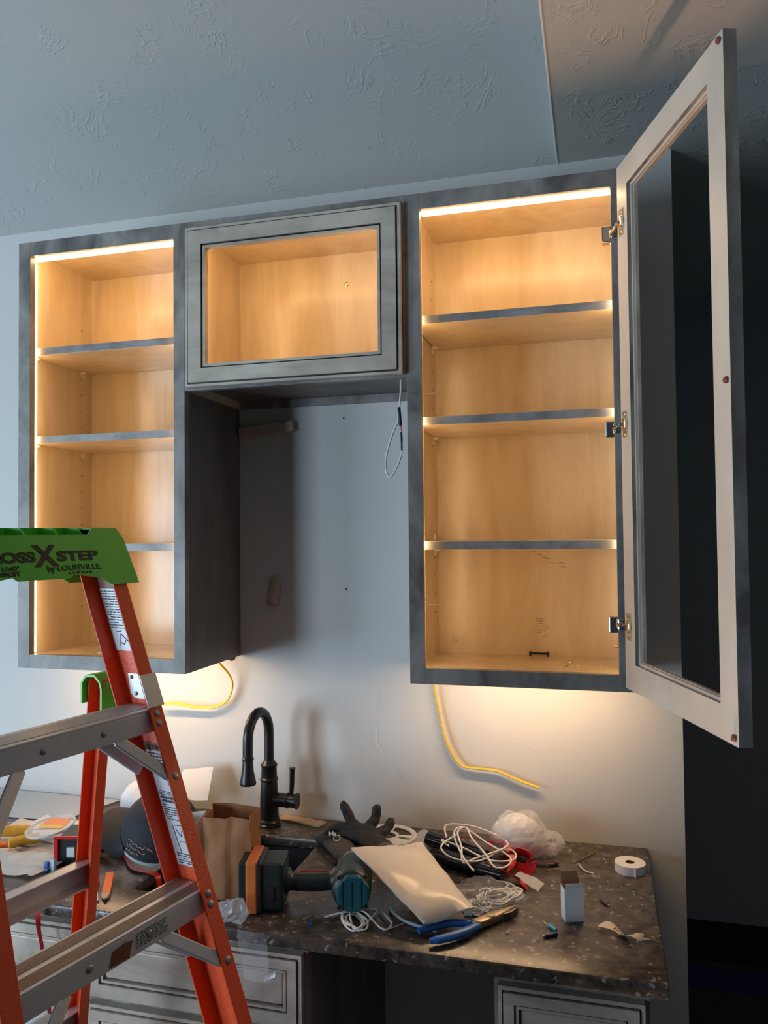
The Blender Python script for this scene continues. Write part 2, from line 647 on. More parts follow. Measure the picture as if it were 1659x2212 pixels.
# ------------------------------------------------------------------ joinery helpers
def ring_piece(mb, side, x0, x1, z0, z1, u0, u1, ya, yb, mi=0):
    """one mitred side of a rectangular ring between insets u0 and u1, in the xz plane"""
    a, b, c, d = (x0 + u0, z0 + u0), (x1 - u0, z0 + u0), (x1 - u0, z1 - u0), (x0 + u0, z1 - u0)
    A, B, Cc, D = (x0 + u1, z0 + u1), (x1 - u1, z0 + u1), (x1 - u1, z1 - u1), (x0 + u1, z1 - u1)
    q = {'B': (a, b, B, A), 'R': (b, c, Cc, B), 'T': (c, d, D, Cc), 'L': (d, a, A, D)}[side]
    mb.prism([(p[0], ya, p[1]) for p in q], (0, yb - ya, 0), mi)


def glazed_frame(parent, x0, x1, z0, z1, w, yf, t, mats=('stain_light', 'glaze'), g=0.0036, bead=0.006, M=None):
    """four mitred members with a bead and a dark glazed groove at either edge; front face at yf, facing -y"""
    for side in 'LRTB':
        mb = MB()
        segs = [(0, bead, 0.004, 0), (bead, bead + g, 0.0055, 1), (bead + g, w - bead - g, 0.0, 0),
                (w - bead - g, w - bead, 0.0045, 1), (w - bead, w, 0.0035, 0)]
        for u0, u1, dy, mi in segs:
            ring_piece(mb, side, x0, x1, z0, z1, u0 + 0.00005, u1, yf + dy, yf + t, mi)
        if M:
            mb.xf(M)
        o = part('stile' if side in 'LR' else 'rail', mb, list(mats), parent, merge=False)


def screw_tip(parent, p, q, r=0.0013):
    part('screw', MB().tube([p, q], [r, r * 0.5], 6, smooth=0), 'steel_dark', parent)


def wall_cabinet(label, x0, x1, xi0, xi1, zb, zt, zib, zit, shelves):
    t = thing('wall_cabinet', label, 'cabinet', ((x0 + x1) / 2, -0.15, zb))
    FT = 0.019
    for a, b in ((x0, xi0), (xi1, x1)):
        part('stile', MB().box(a, b, F, F + FT, zb, zt), 'stain_grey', t, bevel=0.0008)
    for a, b in ((zit, zt), (zb, zib)):
        part('rail', MB().box(xi0, xi1, F + 0.0003, F + FT, a, b), 'stain_grey', t)
    side = 0.008
    ya, yb = F + FT, -0.002
    for a, b, fin in ((x0, x0 + side, 0), (x1 - side, x1, 1)):
        mb = MB().box(a, b, ya, yb, zb, zt)
        # outer face carries the grey stain, the inner face the natural maple
        outer = 4 if fin == 0 else 5
        mb.m[outer] = 1
        part('side_panel', mb, ['maple', 'stain_dark'], t, merge=False)
    part('back_panel', MB().box(x0 + side, x1 - side, -0.010, -0.002, zb + 0.012, zt - 0.008), 'maple', t)
    part('top_panel', MB().box(x0 + side, x1 - side, ya, -0.010, zt - 0.008, zt), 'maple', t)
    mb = MB().box(x0 + side, x1 - side, ya, -0.010, zib - 0.020, zib - 0.008)
    part('bottom_panel', mb, 'maple', t)
    for z in shelves:
        s = part('shelf', MB().box(x0 + side + 0.002, x1 - side - 0.002, -0.266, -0.013, z - 0.0185, z), 'maple', t, bevel=0.0006)
        part('edge_band', MB().box(x0 + side + 0.002, x1 - side - 0.002, -0.2668, -0.2660, z - 0.0180, z - 0.0005), 'shelf_edge', s)
        for yy in (-0.245, -0.055):
            for xx, d in ((x0 + side, 1), (x1 - side, -1)):
                mb = MB()
                xa, xb = sorted((xx, xx + d * 0.013))
                mb.box(xa, xb, yy - 0.006, yy + 0.006, z - 0.026, z - 0.0190)
                mb.box(*sorted((xx, xx + d * 0.005)), yy - 0.005, yy + 0.005, z - 0.038, z - 0.026)
                mb.box(*sorted((xx, xx + d * 0.005)), yy - 0.004, yy + 0.004, z + 0.0005, z + 0.016)
                part('shelf_clip', mb, 'clip_clear', t, bevel=0.0012)
    # rows of drilled shelf-pin holes
    mb = MB()
    for yy in (-0.245, -0.055):
        k = 0
        z = zb + 0.13
        while z < zt - 0.1:
            if all(abs(z - s) > 0.03 for s in shelves):
                for xx in (x0 + side, x1 - side):
                    d = 0.0004 if xx == x0 + side else -0.0004
                    mb.prism([(xx, yy + 0.0022 * math.cos(a), z + 0.0022 * math.sin(a)) for a in
                              [2 * PI * i / 8 for i in range(8)]], (d, 0, 0))
            z += 0.0455
    part('pin_holes', mb, 'hole_dark', t, kind='stuff')
    # warm LED strips in aluminium channel, behind the face frame
    part('led_strip', MB().box(xi0 + 0.001, xi1 - 0.001, F + FT, F + FT + 0.015, zit - 0.004, zit + 0.010), 'led', t,
         label='bright warm LED strip along the top')
    for xx, d in ((xi0, 1), (xi1, -1)):
        part('led_strip', MB().box(*sorted((xx - d * 0.011, xx - d * 0.0022)), F + FT, F + FT + 0.0095, zib + 0.002, zit - 0.004), 'led', t,
             label='bright warm LED strip running up the side')
    return t


LC = (-1.3998, -0.9344)
RC = (-0.3952, 0.0731)
ZB, ZT = 1.372, 2.439
SHELVES = (2.177, 1.952, 1.678)
cab_l = wall_cabinet('tall open grey cabinet behind the ladder, lit shelves inside', LC[0], LC[1], -1.3657, -0.9637, ZB, ZT, 1.4054, 2.4039, SHELVES)
cab_r = wall_cabinet('tall grey cabinet with its door standing open, lit shelves inside', RC[0], RC[1], -0.3634, 0.0380, ZB, ZT, 1.4054, 2.4039, SHELVES)
# fixing screws poking through the cabinet sides
for z in (1.992, 1.800, 1.533):
    screw_tip(cab_l, (LC[1] - 0.008, -0.225, z), (LC[1] - 0.052, -0.225, z + 0.001))
for z in (2.015, 1.662, 1.534):
    screw_tip(cab_r, (RC[0] + 0.008, -0.205 if z != 1.662 else -0.272, z), (RC[0] + 0.058, -0.205 if z != 1.662 else -0.272, z - 0.001))
for x, z in ((-0.345, 1.428), (0.040, 1.425)):
    part('screw', MB().lathe([(0.0045, 0), (0.0045, 0.001), (0.002, 0.0022)], 12, M=frame_m((x, -0.010, z), (1, 0, 0), (0, 0, 1))), 'brass', cab_r)

rnd = random.Random(12)
mb = MB()
for i in range(9):
    x = -0.128 + rnd.uniform(-0.012, 0.014)
    z = 1.440 + i * 0.0055
    w_ = rnd.uniform(0.004, 0.010)
    mb.sheet(lambda u, v: (x + w_ * (u - 0.5) * 2, -0.0102, z + 0.0022 * (v - 0.5) + 0.002 * math.sin(u * 3)), 4, 1, 0.0001)
part('smudge', mb, 'smudge', cab_r, label='brown hand smudge on the back panel')
mb = MB()
for i in range(7):
    x = -0.150 + i * 0.012 + rnd.uniform(-0.004, 0.004)
    z = 1.650 - i * 0.006 + rnd.uniform(-0.004, 0.004)
    mb.sheet(lambda u, v: (x + 0.010 * (u - 0.5) * 2, -0.0102, z + 0.0016 * (v - 0.5) - 0.004 * u), 4, 1, 0.0001)
part('smudge', mb, 'smudge', cab_r, label='faint brown scuff on the back panel')

# under-cabinet LED strips, tucked behind the bottom rail
for cab, (a, b) in ((cab_l, LC), (cab_r, RC)):
    part('led_strip', MB().box(a + 0.03, b - 0.03, -0.170, -0.158, 1.380, 1.3853), 'led_task', cab,
         label='warm LED strip under the cabinet')

# ---- middle cabinet
mid = thing('wall_cabinet', 'short grey cabinet with a framed open door between the two tall cabinets', 'cabinet', (-0.665, -0.15, 2.037))
mx0, mx1 = LC[1] + 0.0004, RC[0] - 0.0004
for a, b in ((mx0, mx0 + 0.034), (mx1 - 0.034, mx1)):
    part('stile', MB().box(a, b, F, F + 0.019, 2.037, ZT), 'stain_grey', mid)
for a, b in ((2.037, 2.0655), (2.4039, ZT)):
    part('rail', MB().box(mx0 + 0.034, mx1 - 0.034, F + 0.0003, F + 0.019, a, b), 'stain_grey', mid)
for a, b in ((mx0, mx0 + 0.008), (mx1 - 0.008, mx1)):
    part('side_panel', MB().box(a, b, F + 0.019, -0.002, 2.037, ZT), 'maple', mid)
part('back_panel', MB().box(mx0 + 0.008, mx1 - 0.008, -0.010, -0.002, 2.0605, ZT - 0.008), 'maple', mid)
part('top_panel', MB().box(mx0 + 0.008, mx1 - 0.008, F + 0.019, -0.010, ZT - 0.008, ZT), 'maple', mid)
mb = MB().box(mx0 + 0.008, mx1 - 0.008, F + 0.019, -0.010, 2.056, 2.0655)
mb.m[0] = 1
part('bottom_panel', mb, ['maple', 'stain_dark'], mid, merge=False)
part('hanging_rail', MB().box(mx0 + 0.008, mx1 - 0.008, -0.012, -0.002, 2.036, 2.060), 'stain_grey', mid)
for xx, d in ((mx0 + 0.034, 1), (mx1 - 0.034, -1)):
    part('led_strip', MB().box(*sorted((xx - d * 0.010, xx)), F + 0.019, F + 0.029, 2.075, 2.395), 'led', mid)
part('led_strip', MB().box(mx0 + 0.04, mx1 - 0.04, F + 0.019, F + 0.029, 2.404, 2.414), 'led', mid)
part('screw', MB().lathe([(0.006, 0), (0.006, 0.001), (0.0025, 0.0025)], 14, M=frame_m((-0.622, -0.010, 2.350), (1, 0, 0), (0, 0, 1))), 'brass', mid)
dx0, dx1, dz0, dz1 = -0.9232, -0.4032, 2.0425, 2.4178
lip = MB()
for s_ in 'LRTB':
    ring_piece(lip, s_, dx0, dx1, dz0, dz1, 0.030, 0.046, F - 0.006, F - 0.0015)
door_m = part('door', lip, 'stain_grey', mid, label='frame door without glass, dark glazed grooves', merge=False)
glazed_frame(door_m, dx0, dx1, dz0, dz1, 0.0515, F - 0.0215, 0.0200)

# ---- the open door of the right cabinet: local x along the door, y from inner to outer face
DH = Vector((0.0503, -0.3223, 0))
DA = R(18.28)
ex = Vector((math.sin(DA), -math.cos(DA), 0))
ey = Vector((math.cos(DA), math.sin(DA), 0))
MD = Matrix(((ex.x, ey.x, 0, DH.x), (ex.y, ey.y, 0, DH.y), (0, 0, 1, 0), (0, 0, 0, 1)))
DW, DZ0, DZ1, DT, DF = 0.4425, 1.3859, 2.4259, 0.0205, 0.052
lip = MB()
for s_ in 'LRTB':
    ring_piece(lip, s_, 0, DW, DZ0, DZ1, DF - 0.012, DF + 0.007, DT - 0.008, DT - 0.001)
door_r = part('door', lip.xf(MD), 'stain_light', cab_r, label='tall frame door swung open, no glass in it', merge=False)
for s_ in 'LRTB':
    mb = MB()
    ring_piece(mb, s_, 0, DW, DZ0, DZ1, 0.00008, DF, 0, DT)
    mb.xf(MD)
    # inner face pale, edges and outer face grey stained
    mb.m = [0, 1, 1, 1, 1, 1]
    part('stile' if s_ in 'LR' else 'rail', mb, ['door_back', 'stain_grey'], door_r, merge=False)
    mb = MB()
    ring_piece(mb, s_, 0, DW, DZ0, DZ1, DF - 0.001, DF + 0.005, DT - 0.013, DT - 0.008)
    part('glass_stop', mb.xf(MD), 'door_back', door_r, merge=False)


def hinge(z):
    h = part('hinge', MB().box(0.014, 0.034, -0.0025, 0.0, z - 0.026, z + 0.026).xf(MD), 'chrome', door_r, bevel=0.0006,
             label='nickel cup hinge between frame and door')
    cup = MB().lathe([(0.0125, 0.0), (0.0125, 0.003), (0.009, 0.0045)], 16, M=MD @ frame_m((0.024, -0.0025, z), (1, 0, 0), (0, 0, 1)))
    part('cup', cup, 'chrome', door_r, smooth=0.6)
    arm = MB()
    a = MD @ Vector((0.024, -0.006, z))
    arm.tube([a, (0.046, F - 0.020, z), (0.0375, F - 0.006, z - 0.002)], 0.0052, 8, smooth=4, flat=0.8)
    part('arm', arm, 'chrome', door_r, smooth=0.8)
    base = MB().box(0.020, 0.0375, F + 0.0005, F + 0.021, z - 0.019, z + 0.014)
    base.box(0.0375, 0.050, F - 0.004, F - 0.0003, z - 0.012, z + 0.010)
    part('base_plate', base, 'chrome', door_r, bevel=0.002)
    for dz in (-0.020, 0.020):
        part('screw', MB().lathe([(0.004, 0), (0.003, 0.0012)], 10, M=MD @ frame_m((0.024, -0.0025, z + dz), (1, 0, 0), (0, 0, 1))), 'brass', door_r)


for z in (2.308, 1.906, 1.509):
    hinge(z)
for z in (DZ1 - 0.012, 1.913, DZ0 + 0.012):
    part('bumper', MB().lathe([(0.0055, 0), (0.0055, 0.0035), (0.0042, 0.005)], 6, M=MD @ frame_m((DW - 0.010, 0, z), (1, 0, 0), (0, 0, 1))),
         'bumper_brown', door_r, label='small brown bumper pad')

# ---- loose things on the floor of the right cabinet
zf = 1.3974
t = thing('cabinet_pull', 'black bar pull lying at the back of the lit cabinet bottom', 'handle', (-0.139, -0.030, zf))
part('bar', MB().tube([(-0.160, -0.030, zf + 0.007), (-0.118, -0.030, zf + 0.007)], 0.0028, 10, smooth=0), 'matte_black', t, smooth=0.8)
for x in (-0.160, -0.118):
    part('post', MB().box(x - 0.0025, x + 0.0025, -0.036, -0.024, zf, zf + 0.012), 'matte_black', t, bevel=0.001)
scr = MB().tube([(-0.075, -0.175, zf + 0.002), (-0.066, -0.130, zf + 0.002)], [0.0012, 0.0018], 8, smooth=0)
scr.ball((-0.0655, -0.1285, zf + 0.003), 0.003, 8)
tag(part('wood_screw', scr, 'brass'), 'long brass screw lying on the bottom of the lit cabinet', 'screw')
random.seed(3)
for nm, (xa, xb), lab in (('debris', RC, 'wood chips and dust on the bottom of the right cabinet'), ('debris', LC, 'wood chips and dust on the bottom of the left cabinet')):
    mb = MB()
    for i in range(70):
        x = random.uniform(xa + 0.05, xb - 0.06)
        if i % 2:
            x = xa + 0.05 + abs(random.gauss(0, 0.08))
        y = random.uniform(-0.25, -0.03)
        s_ = random.uniform(0.0008, 0.0024)
        M = Matrix.Translation((x, y, zf + s_ * 0.45)) @ Euler((0, 0, random.uniform(0, 3))).to_matrix().to_4x4()
        mb.box(-s_ * random.uniform(1, 2), s_, -s_ * 0.6, s_ * 0.6, -s_ * 0.4, s_ * 0.4, M=M)
    o = part(nm, mb, 'dust', kind='stuff')
    tag(o, lab, 'debris', kind='stuff')
mb = MB().box(-1.24, -1.16, -0.20, -0.12, zf, zf + 0.002)
tag(part('paper_scrap', mb, 'cream_paper'), 'flat tan scrap on the bottom of the left cabinet', 'paper')

# ------------------------------------------------------------------ things on the wall below
mb = MB().tube([(-0.985, -0.055, 1.384), (-0.974, -0.05, 1.359), (-0.955, -0.03, 1.325), (-0.949, -0.022, 1.295), (-0.965, -0.02, 1.255), (-1.005, -0.02, 1.235),
                (-1.05, -0.024, 1.232), (-1.11, -0.03, 1.240), (-1.17, -0.03, 1.236)], 0.0058, 8, flat=0.5)
tag(part('electrical_cable', mb, 'yellow_cable', smooth=1), 'yellow cable curling out from under the left cabinet behind the ladder', 'cable')
mb = MB().tube([(-0.398, -0.03, 1.386), (-0.400, -0.015, 1.315), (-0.392, -0.012, 1.265), (-0.382, -0.012, 1.217), (-0.366, -0.012, 1.165),
                (-0.335, -0.013, 1.122), (-0.295, -0.014, 1.116), (-0.245, -0.014, 1.113), (-0.200, -0.014, 1.096), (-0.146, -0.014, 1.080)],
               0.0058, 8, flat=0.5)
cab = part('electrical_cable', mb, 'yellow_cable', smooth=1)
tag(cab, 'yellow cable hanging down the wall below the right cabinet', 'cable')
lw = thing('low_voltage_wire', 'pale looped wire with dark connectors hanging in the open bay', 'wire', (-0.49, -0.15, 1.86))
part('wire', MB().tube([(-0.432, -0.20, 2.055), (-0.433, -0.20, 2.02), (-0.438, -0.20, 1.975), (-0.440, -0.20, 1.955), (-0.452, -0.20, 1.93),
                        (-0.468, -0.20, 1.880), (-0.470, -0.20, 1.845), (-0.462, -0.20, 1.826), (-0.450, -0.20, 1.838), (-0.436, -0.20, 1.868), (-0.432, -0.20, 1.885)], 0.0024, 8), 'white_wire', lw, smooth=1)
part('wire', MB().tube([(-0.432, -0.20, 1.885), (-0.431, -0.198, 1.92), (-0.436, -0.196, 1.955), (-0.437, -0.196, 1.985)], 0.0013, 6), 'red_plastic', lw, smooth=1)
part('connector', MB().tube([(-0.4375, -0.20, 1.988), (-0.434, -0.20, 1.945)], 0.0038, 8, smooth=0), 'navy_plastic', lw, smooth=1)
part('connector', MB().tube([(-0.4325, -0.20, 1.93), (-0.4315, -0.20, 1.888)], 0.0022, 8, smooth=0), 'black_vinyl', lw, smooth=1)
M = Matrix.Translation((-0.852, -0.011, 1.979)) @ Matrix.Rotation(R(-4.5), 4, 'Y')
mb = MB().box(-0.076, 0.078, -0.010, 0.0105, -0.0145, 0.0125).xf(M)
tag(part('wood_cleat', mb, 'cleat_wood', bevel=0.001), 'narrow wood strip fixed across the bay wall below the short cabinet', 'wood strip')


def curl(u, v):
    w = (u - 0.5) * 0.034
    return (-0.834 + w + (0.5 - v) * -0.012 + 0.0, -0.002 - 0.010 * math.cos((u - 0.5) * 2.4) , 1.548 + (v - 0.5) * 0.070 - w * 0.06)


tag(part('cardboard_flap', MB().sheet(curl, 8, 3, 0.0012), 'cleat_wood', smooth=0.8), 'small curved scrap stuck to the shaded bay wall', 'scrap')
wh = MB()
for x, z in ((-0.637, 2.0), (-0.634, 1.553)):
    wh.lathe([(0.0022, 0), (0.0022, 0.0006)], 8, M=frame_m((x, 0.0, z), (1, 0, 0), (0, 0, 1)))
struct('trim_2', wh, 'hole_dark', 'two tiny dark nail holes in the bay wall', 'nail holes')
mb = MB()
mb.sheet(lambda u, v: (-0.5555 + 0.006 * (u - 0.5), -0.0015 - 0.002 * math.sin(v * 9), 1.308 - 0.150 * v), 2, 12, 0.0005)
mb.sheet(lambda u, v: (-0.5555 + 0.060 * v, -0.002 - 0.0015 * math.sin(v * 7) - 0.0008 * u, 1.160 - 0.074 * v + (u - 0.5) * 0.006), 2, 8, 0.0005)
mb.sheet(lambda u, v: (-0.505 + 0.06 * v, -0.002, 1.082 - 0.02 * v + (u - 0.5) * 0.012), 2, 4, 0.0005)
tag(part('clear_tape', mb, 'thin_film', smooth=1), 'strip of clear tape hanging on the wall right of the faucet', 'tape')
# ragged cut hole where the left cable leaves the wall
tag(part('cable_hole', MB().ball((-0.962, -0.001, 1.366), (0.012, 0.002, 0.010), 10), 'hole_dark'), 'ragged hole in the wall at the left cabinet corner', 'hole')

# ------------------------------------------------------------------ countertop, sink, base cabinets
CX0, CX1, CY = -2.2, 0.1012, -0.5811
SX0, SX1, SY0, SY1 = -0.955, -0.659, -0.479, -0.135
ct = MB()
xs, ys = (CX0, SX0, SX1, CX1), (CY, SY0, SY1, -0.0005)
zt_, zb_ = ZC, 0.9290
V = {}
for k, z in enumerate((zb_, zt_)):
    for j in range(4):
        for i in range(4):
            V[(i, j, k)] = len(ct.v)
            ct.v.append((xs[i], ys[j], z))
for j in range(3):
    for i in range(3):
        if (i, j) == (1, 1):
            continue
        for k in (0, 1):
            ct.f.append((V[(i, j, k)], V[(i + 1, j, k)], V[(i + 1, j + 1, k)], V[(i, j + 1, k)]))
for i in range(3):
    for j in (0, 3):
        ct.f.append((V[(i, j, 0)], V[(i + 1, j, 0)], V[(i + 1, j, 1)], V[(i, j, 1)]))
    for q in (0, 3):
        ct.f.append((V[(q, i, 0)], V[(q, i + 1, 0)], V[(q, i + 1, 1)], V[(q, i, 1)]))
ct.f += [(V[(1, 1, 0)], V[(2, 1, 0)], V[(2, 1, 1)], V[(1, 1, 1)]), (V[(1, 2, 0)], V[(2, 2, 0)], V[(2, 2, 1)], V[(1, 2, 1)]),
         (V[(1, 1, 0)], V[(1, 2, 0)], V[(1, 2, 1)], V[(1, 1, 1)]), (V[(2, 1, 0)], V[(2, 2, 0)], V[(2, 2, 1)], V[(2, 1, 1)])]
ct.m = [0] * len(ct.f)
tag(part('countertop', ct, 'granite', bevel=0.003, segs=2, smooth=0.9), 'dark speckled granite countertop littered with tools and packaging', 'countertop')
sk = MB()
w_ = 0.004
sk.box(SX0 - w_, SX0 - 0.0005, SY0 - w_, SY1 + w_, 0.76, 0.9285)
sk.box(SX1 + 0.0005, SX1 + w_, SY0 - w_, SY1 + w_, 0.76, 0.9285)
sk.box(SX0, SX1, SY0 - w_, SY0 - 0.0005, 0.76, 0.9285)
sk.box(SX0, SX1, SY1 + 0.0005, SY1 + w_, 0.76, 0.9285)
sk.box(SX0 - w_, SX1 + w_, SY0 - w_, SY1 + w_, 0.755, 0.76)
t = part('sink', sk, 'sink_black')
tag(t, 'black undermount sink below the faucet', 'sink')
part('drain', MB().lathe([(0.035, 0.76), (0.035, 0.763), (0.025, 0.761)], 20, M=Matrix.Translation(((SX0 + SX1) / 2, (SY0 + SY1) / 2, 0))), 'chrome', t)

FY = -0.545       # face of the base cabinets


def base_cabinet(label, x0, x1, fronts, side_mat='stain_dark'):
    t = thing('base_cabinet', label, 'cabinet', ((x0 + x1) / 2, -0.3, FLOOR))
    for a, b in ((x0, x0 + 0.016), (x1 - 0.016, x1)):
        part('side_panel', MB().box(a, b, FY + 0.019, -0.002, FLOOR, 0.9285), 'stain_dark', t)
    part('back_panel', MB().box(x0 + 0.016, x1 - 0.016, -0.010, -0.002, FLOOR + 0.1, 0.9285), 'stain_dark', t)
    part('bottom_panel', MB().box(x0 + 0.016, x1 - 0.016, FY + 0.019, -0.010, FLOOR + 0.09, FLOOR + 0.105), 'stain_dark', t)
    part('toe_kick', MB().box(x0 + 0.016, x1 - 0.016, FY + 0.07, FY + 0.085, FLOOR, FLOOR + 0.09), 'stain_dark', t)
    for a, b in ((x0, x0 + 0.030), (x1 - 0.030, x1)):
        part('stile', MB().box(a, b, FY, FY + 0.019, FLOOR + 0.09, 0.9285), 'stain_grey', t)
    zs = [0.9285] + [z for fr in fronts for z in fr] + [FLOOR + 0.09]
    for i in range(0, len(zs), 2):
        a, b = zs[i + 1] - 0.012, zs[i] + (0.012 if i else 0)
        if i + 1 == len(zs) - 1:
            a = FLOOR + 0.09
        part('rail', MB().box(x0 + 0.030, x1 - 0.030, FY + 0.0003, FY + 0.019, a, b), 'stain_grey', t)
    for z1, z0 in fronts:
        a, b = x0 + 0.008, x1 - 0.008
        pan = MB().box(a + 0.039, b - 0.039, FY - 0.014, FY - 0.001, z0 + 0.039, z1 - 0.039)
        d = part('drawer_front', pan, 'stain_light', t, bevel=0.003, label='raised-panel front with dark glazed grooves')
        fw_ = 0.036
        for side in 'LRTB':
            mb = MB()
            for u0, u1, dy, mi in [(0, 0.007, 0.004, 0), (0.007, 0.0095, 0.006, 1), (0.0095, 0.028, 0.0, 0),
                                   (0.028, 0.031, 0.005, 1), (0.031, fw_, 0.003, 0), (fw_, fw_ + 0.012, 0.012, 1)]:
                ring_piece(mb, side, a, b, z0, z1, u0 + 0.00005, u1, FY - 0.021 + dy, FY - 0.0006, mi)
            part('stile' if side in 'LR' else 'rail', mb, ['stain_light', 'glaze'], d, merge=False)
    return t


FR = [(0.9085, 0.772), (0.757, 0.560), (0.545, 0.200)]
base_cabinet('grey base cabinet with drawer fronts under the sink, behind the ladder', -1.015, -0.5388, FR)
base_cabinet('grey base cabinet at the far left beyond the ladder legs', -1.50, -1.0155, FR)
base_cabinet('grey base cabinet at the right end of the counter', -0.1893, 0.0719, [(0.906, 0.560), (0.545, 0.200)])

# ------------------------------------------------------------------ faucet
fx, fy = -0.8226, -0.0726
t = thing('faucet', 'matte black gooseneck faucet with a side lever behind the sink', 'faucet', (fx, fy, ZC))
MF = Matrix.Translation((fx, fy, ZC))
part('base', MB().lathe([(0.030, 0), (0.030, 0.006), (0.0275, 0.008), (0.0285, 0.012), (0.026, 0.016), (0.024, 0.018)], 28, M=MF), 'matte_black', t, smooth=0.7)
part('body', MB().lathe([(0.0245, 0.018), (0.0235, 0.06), (0.0215, 0.105), (0.0205, 0.112), (0.0235, 0.115), (0.0235, 0.119), (0.0205, 0.122),
                         (0.0195, 0.148), (0.0215, 0.151), (0.0215, 0.155), (0.0185, 0.158), (0.0125, 0.166)], 28, M=MF), 'matte_black', t, smooth=0.7)
arc = [(fx, fy, ZC + 0.16), (fx, fy, ZC + 0.225)]
r_ = 0.052
for i in range(1, 13):
    a = PI * i / 12
    arc.append((fx - 0.10 * r_ * (1 - math.cos(a)), fy - r_ * (1 - math.cos(a)), ZC + 0.235 + 0.062 * math.sin(a)))
ex_, ey_ = arc[-1][0], arc[-1][1]
arc.append((ex_, ey_ - 0.001, ZC + 0.20))
part('spout', MB().tube(arc, 0.0125, 16, smooth=3), 'matte_black', t, smooth=1.0)
part('spray_head', MB().lathe([(0.0128, 0.200), (0.0150, 0.198), (0.0150, 0.194), (0.0128, 0.192), (0.0145, 0.165), (0.0195, 0.142), (0.0205, 0.138), (0.0200, 0.134), (0.0150, 0.1335)][::-1],
                              24, M=Matrix.Translation((ex_, ey_ - 0.001, ZC))), 'matte_black', t, smooth=0.7)
MH = frame_m((fx + 0.015, fy, ZC + 0.066), (0, 1, 0), (0, 0, 1))
hub = part('handle', MB().lathe([(0.0175, 0.0), (0.0175, 0.033), (0.0195, 0.035), (0.0195, 0.038), (0.0165, 0.040), (0.0175, 0.057), (0.0195, 0.059), (0.0195, 0.063), (0.016, 0.064)], 24, M=MH), 'matte_black', t, smooth=0.7)
part('lever', MB().tube([(fx + 0.060, fy, ZC + 0.080), (fx + 0.062, fy, ZC + 0.100), (fx + 0.064, fy, ZC + 0.146)], [0.005, 0.0068], 12), 'matte_black', hub, smooth=1)
part('lever_tip', MB().lathe([(0.0068, 0), (0.0082, 0.001), (0.0082, 0.0035), (0.006, 0.004)], 14, M=Matrix.Translation((fx + 0.064, fy, ZC + 0.146))), 'matte_black', hub, smooth=0.7)

# ------------------------------------------------------------------ step ladder (local frame: X climbing side, Y along the steps)
LN0, LKN, LS0, LKS, LFL, LW = -0.4825, 0.3392, -0.9361, 0.0576, 0.0287, 0.0776
LSC = -1.1085
LB = Vector((-0.42, LSC, FLOOR))
LAZ = R(14)
ln = Vector((math.cos(LAZ), -math.sin(LAZ), 0))
ls = Vector((math.sin(LAZ), math.cos(LAZ), 0))
lad = thing('step_ladder', 'orange fibreglass step ladder with aluminium steps and green top cap', 'ladder',
            tuple(ln * LB.x + ls * LB.y + Vector((0, 0, FLOOR))), -LAZ, world=False)
LT = Matrix.Translation(-LB)


def nf(z):
    return LN0 + LKN * (1.4 - z)


def sf(z):
    return LS0 + LKS * (1.4 - z)


def sn(z):
    return 2 * LSC - sf(z)


def nrear(z):
    return -0.6016 - 0.17 * (1.428 - z)


def lpart(name, mb, mats, parent=lad, **k):
    return part(name, mb.xf(LT), mats, parent, **k)


def channel(za, zb, nfun, sfun, d, w, fl, t=0.0036):
    mb = MB()
    vs_ = []
    for z in (za, zb):
        for a, b in ((0, 0), (0, fl), (-t, fl), (-t, t), (-w + t, t), (-w + t, fl), (-w, fl), (-w, 0)):
            vs_.append((nfun(z) + a, sfun(z) + d * b, z))
    f = [(0, 1, 2, 3), (0, 3, 4, 7), (4, 5, 6, 7), (8, 11, 10, 9), (8, 15, 12, 11), (12, 15, 14, 13)]
    f += [(i, (i + 1) % 8, 8 + (i + 1) % 8, 8 + i) for i in range(8)]
    return mb.add(vs_, f)


rail_far = lpart('rail', channel(FLOOR + 0.02, 1.66, nf, sf, -1, LW, LFL), 'fiberglass', bevel=0.0012)
rail_near = lpart('rail', channel(FLOOR + 0.02, 1.66, nf, sn, 1, LW, LFL), 'fiberglass', bevel=0.0012)
rear_far = lpart('rear_rail', channel(FLOOR + 0.02, 1.452, nrear, sf, -1, 0.038, 0.021, 0.003), 'fiberglass', bevel=0.001)
rear_near = lpart('rear_rail', channel(FLOOR + 0.02, 1.452, nrear, sn, 1, 0.038, 0.021, 0.003), 'fiberglass', bevel=0.001)
for nfn, sfn, w_ in ((nf, sf, LW), (nf, sn, LW), (nrear, sf, 0.038), (nrear, sn, 0.038)):
    z = FLOOR + 0.02
    d = -1 if sfn is sf else 1
    lpart('foot', MB().box(nfn(z) - w_ - 0.004, nfn(z) + 0.006, *sorted((sfn(z) - d * 0.004, sfn(z) + d * 0.034)), FLOOR, FLOOR + 0.05), 'tool_black', bevel=0.003)


def rivet(parent, N, S, z, r=0.0062, nrm=(1, 0, LKN), mat='rivet'):
    n_ = Vector(nrm).normalized()
    M = Vector((0, 0, 1)).rotation_difference(n_).to_matrix().to_4x4()
    M.translation = Vector((N, S, z))
    lpart('rivet', MB().lathe([(r, 0), (r * 0.9, 0.0012), (r * 0.55, 0.0022), (0.0005, 0.0026)], 16, M=M), mat, parent, smooth=1)


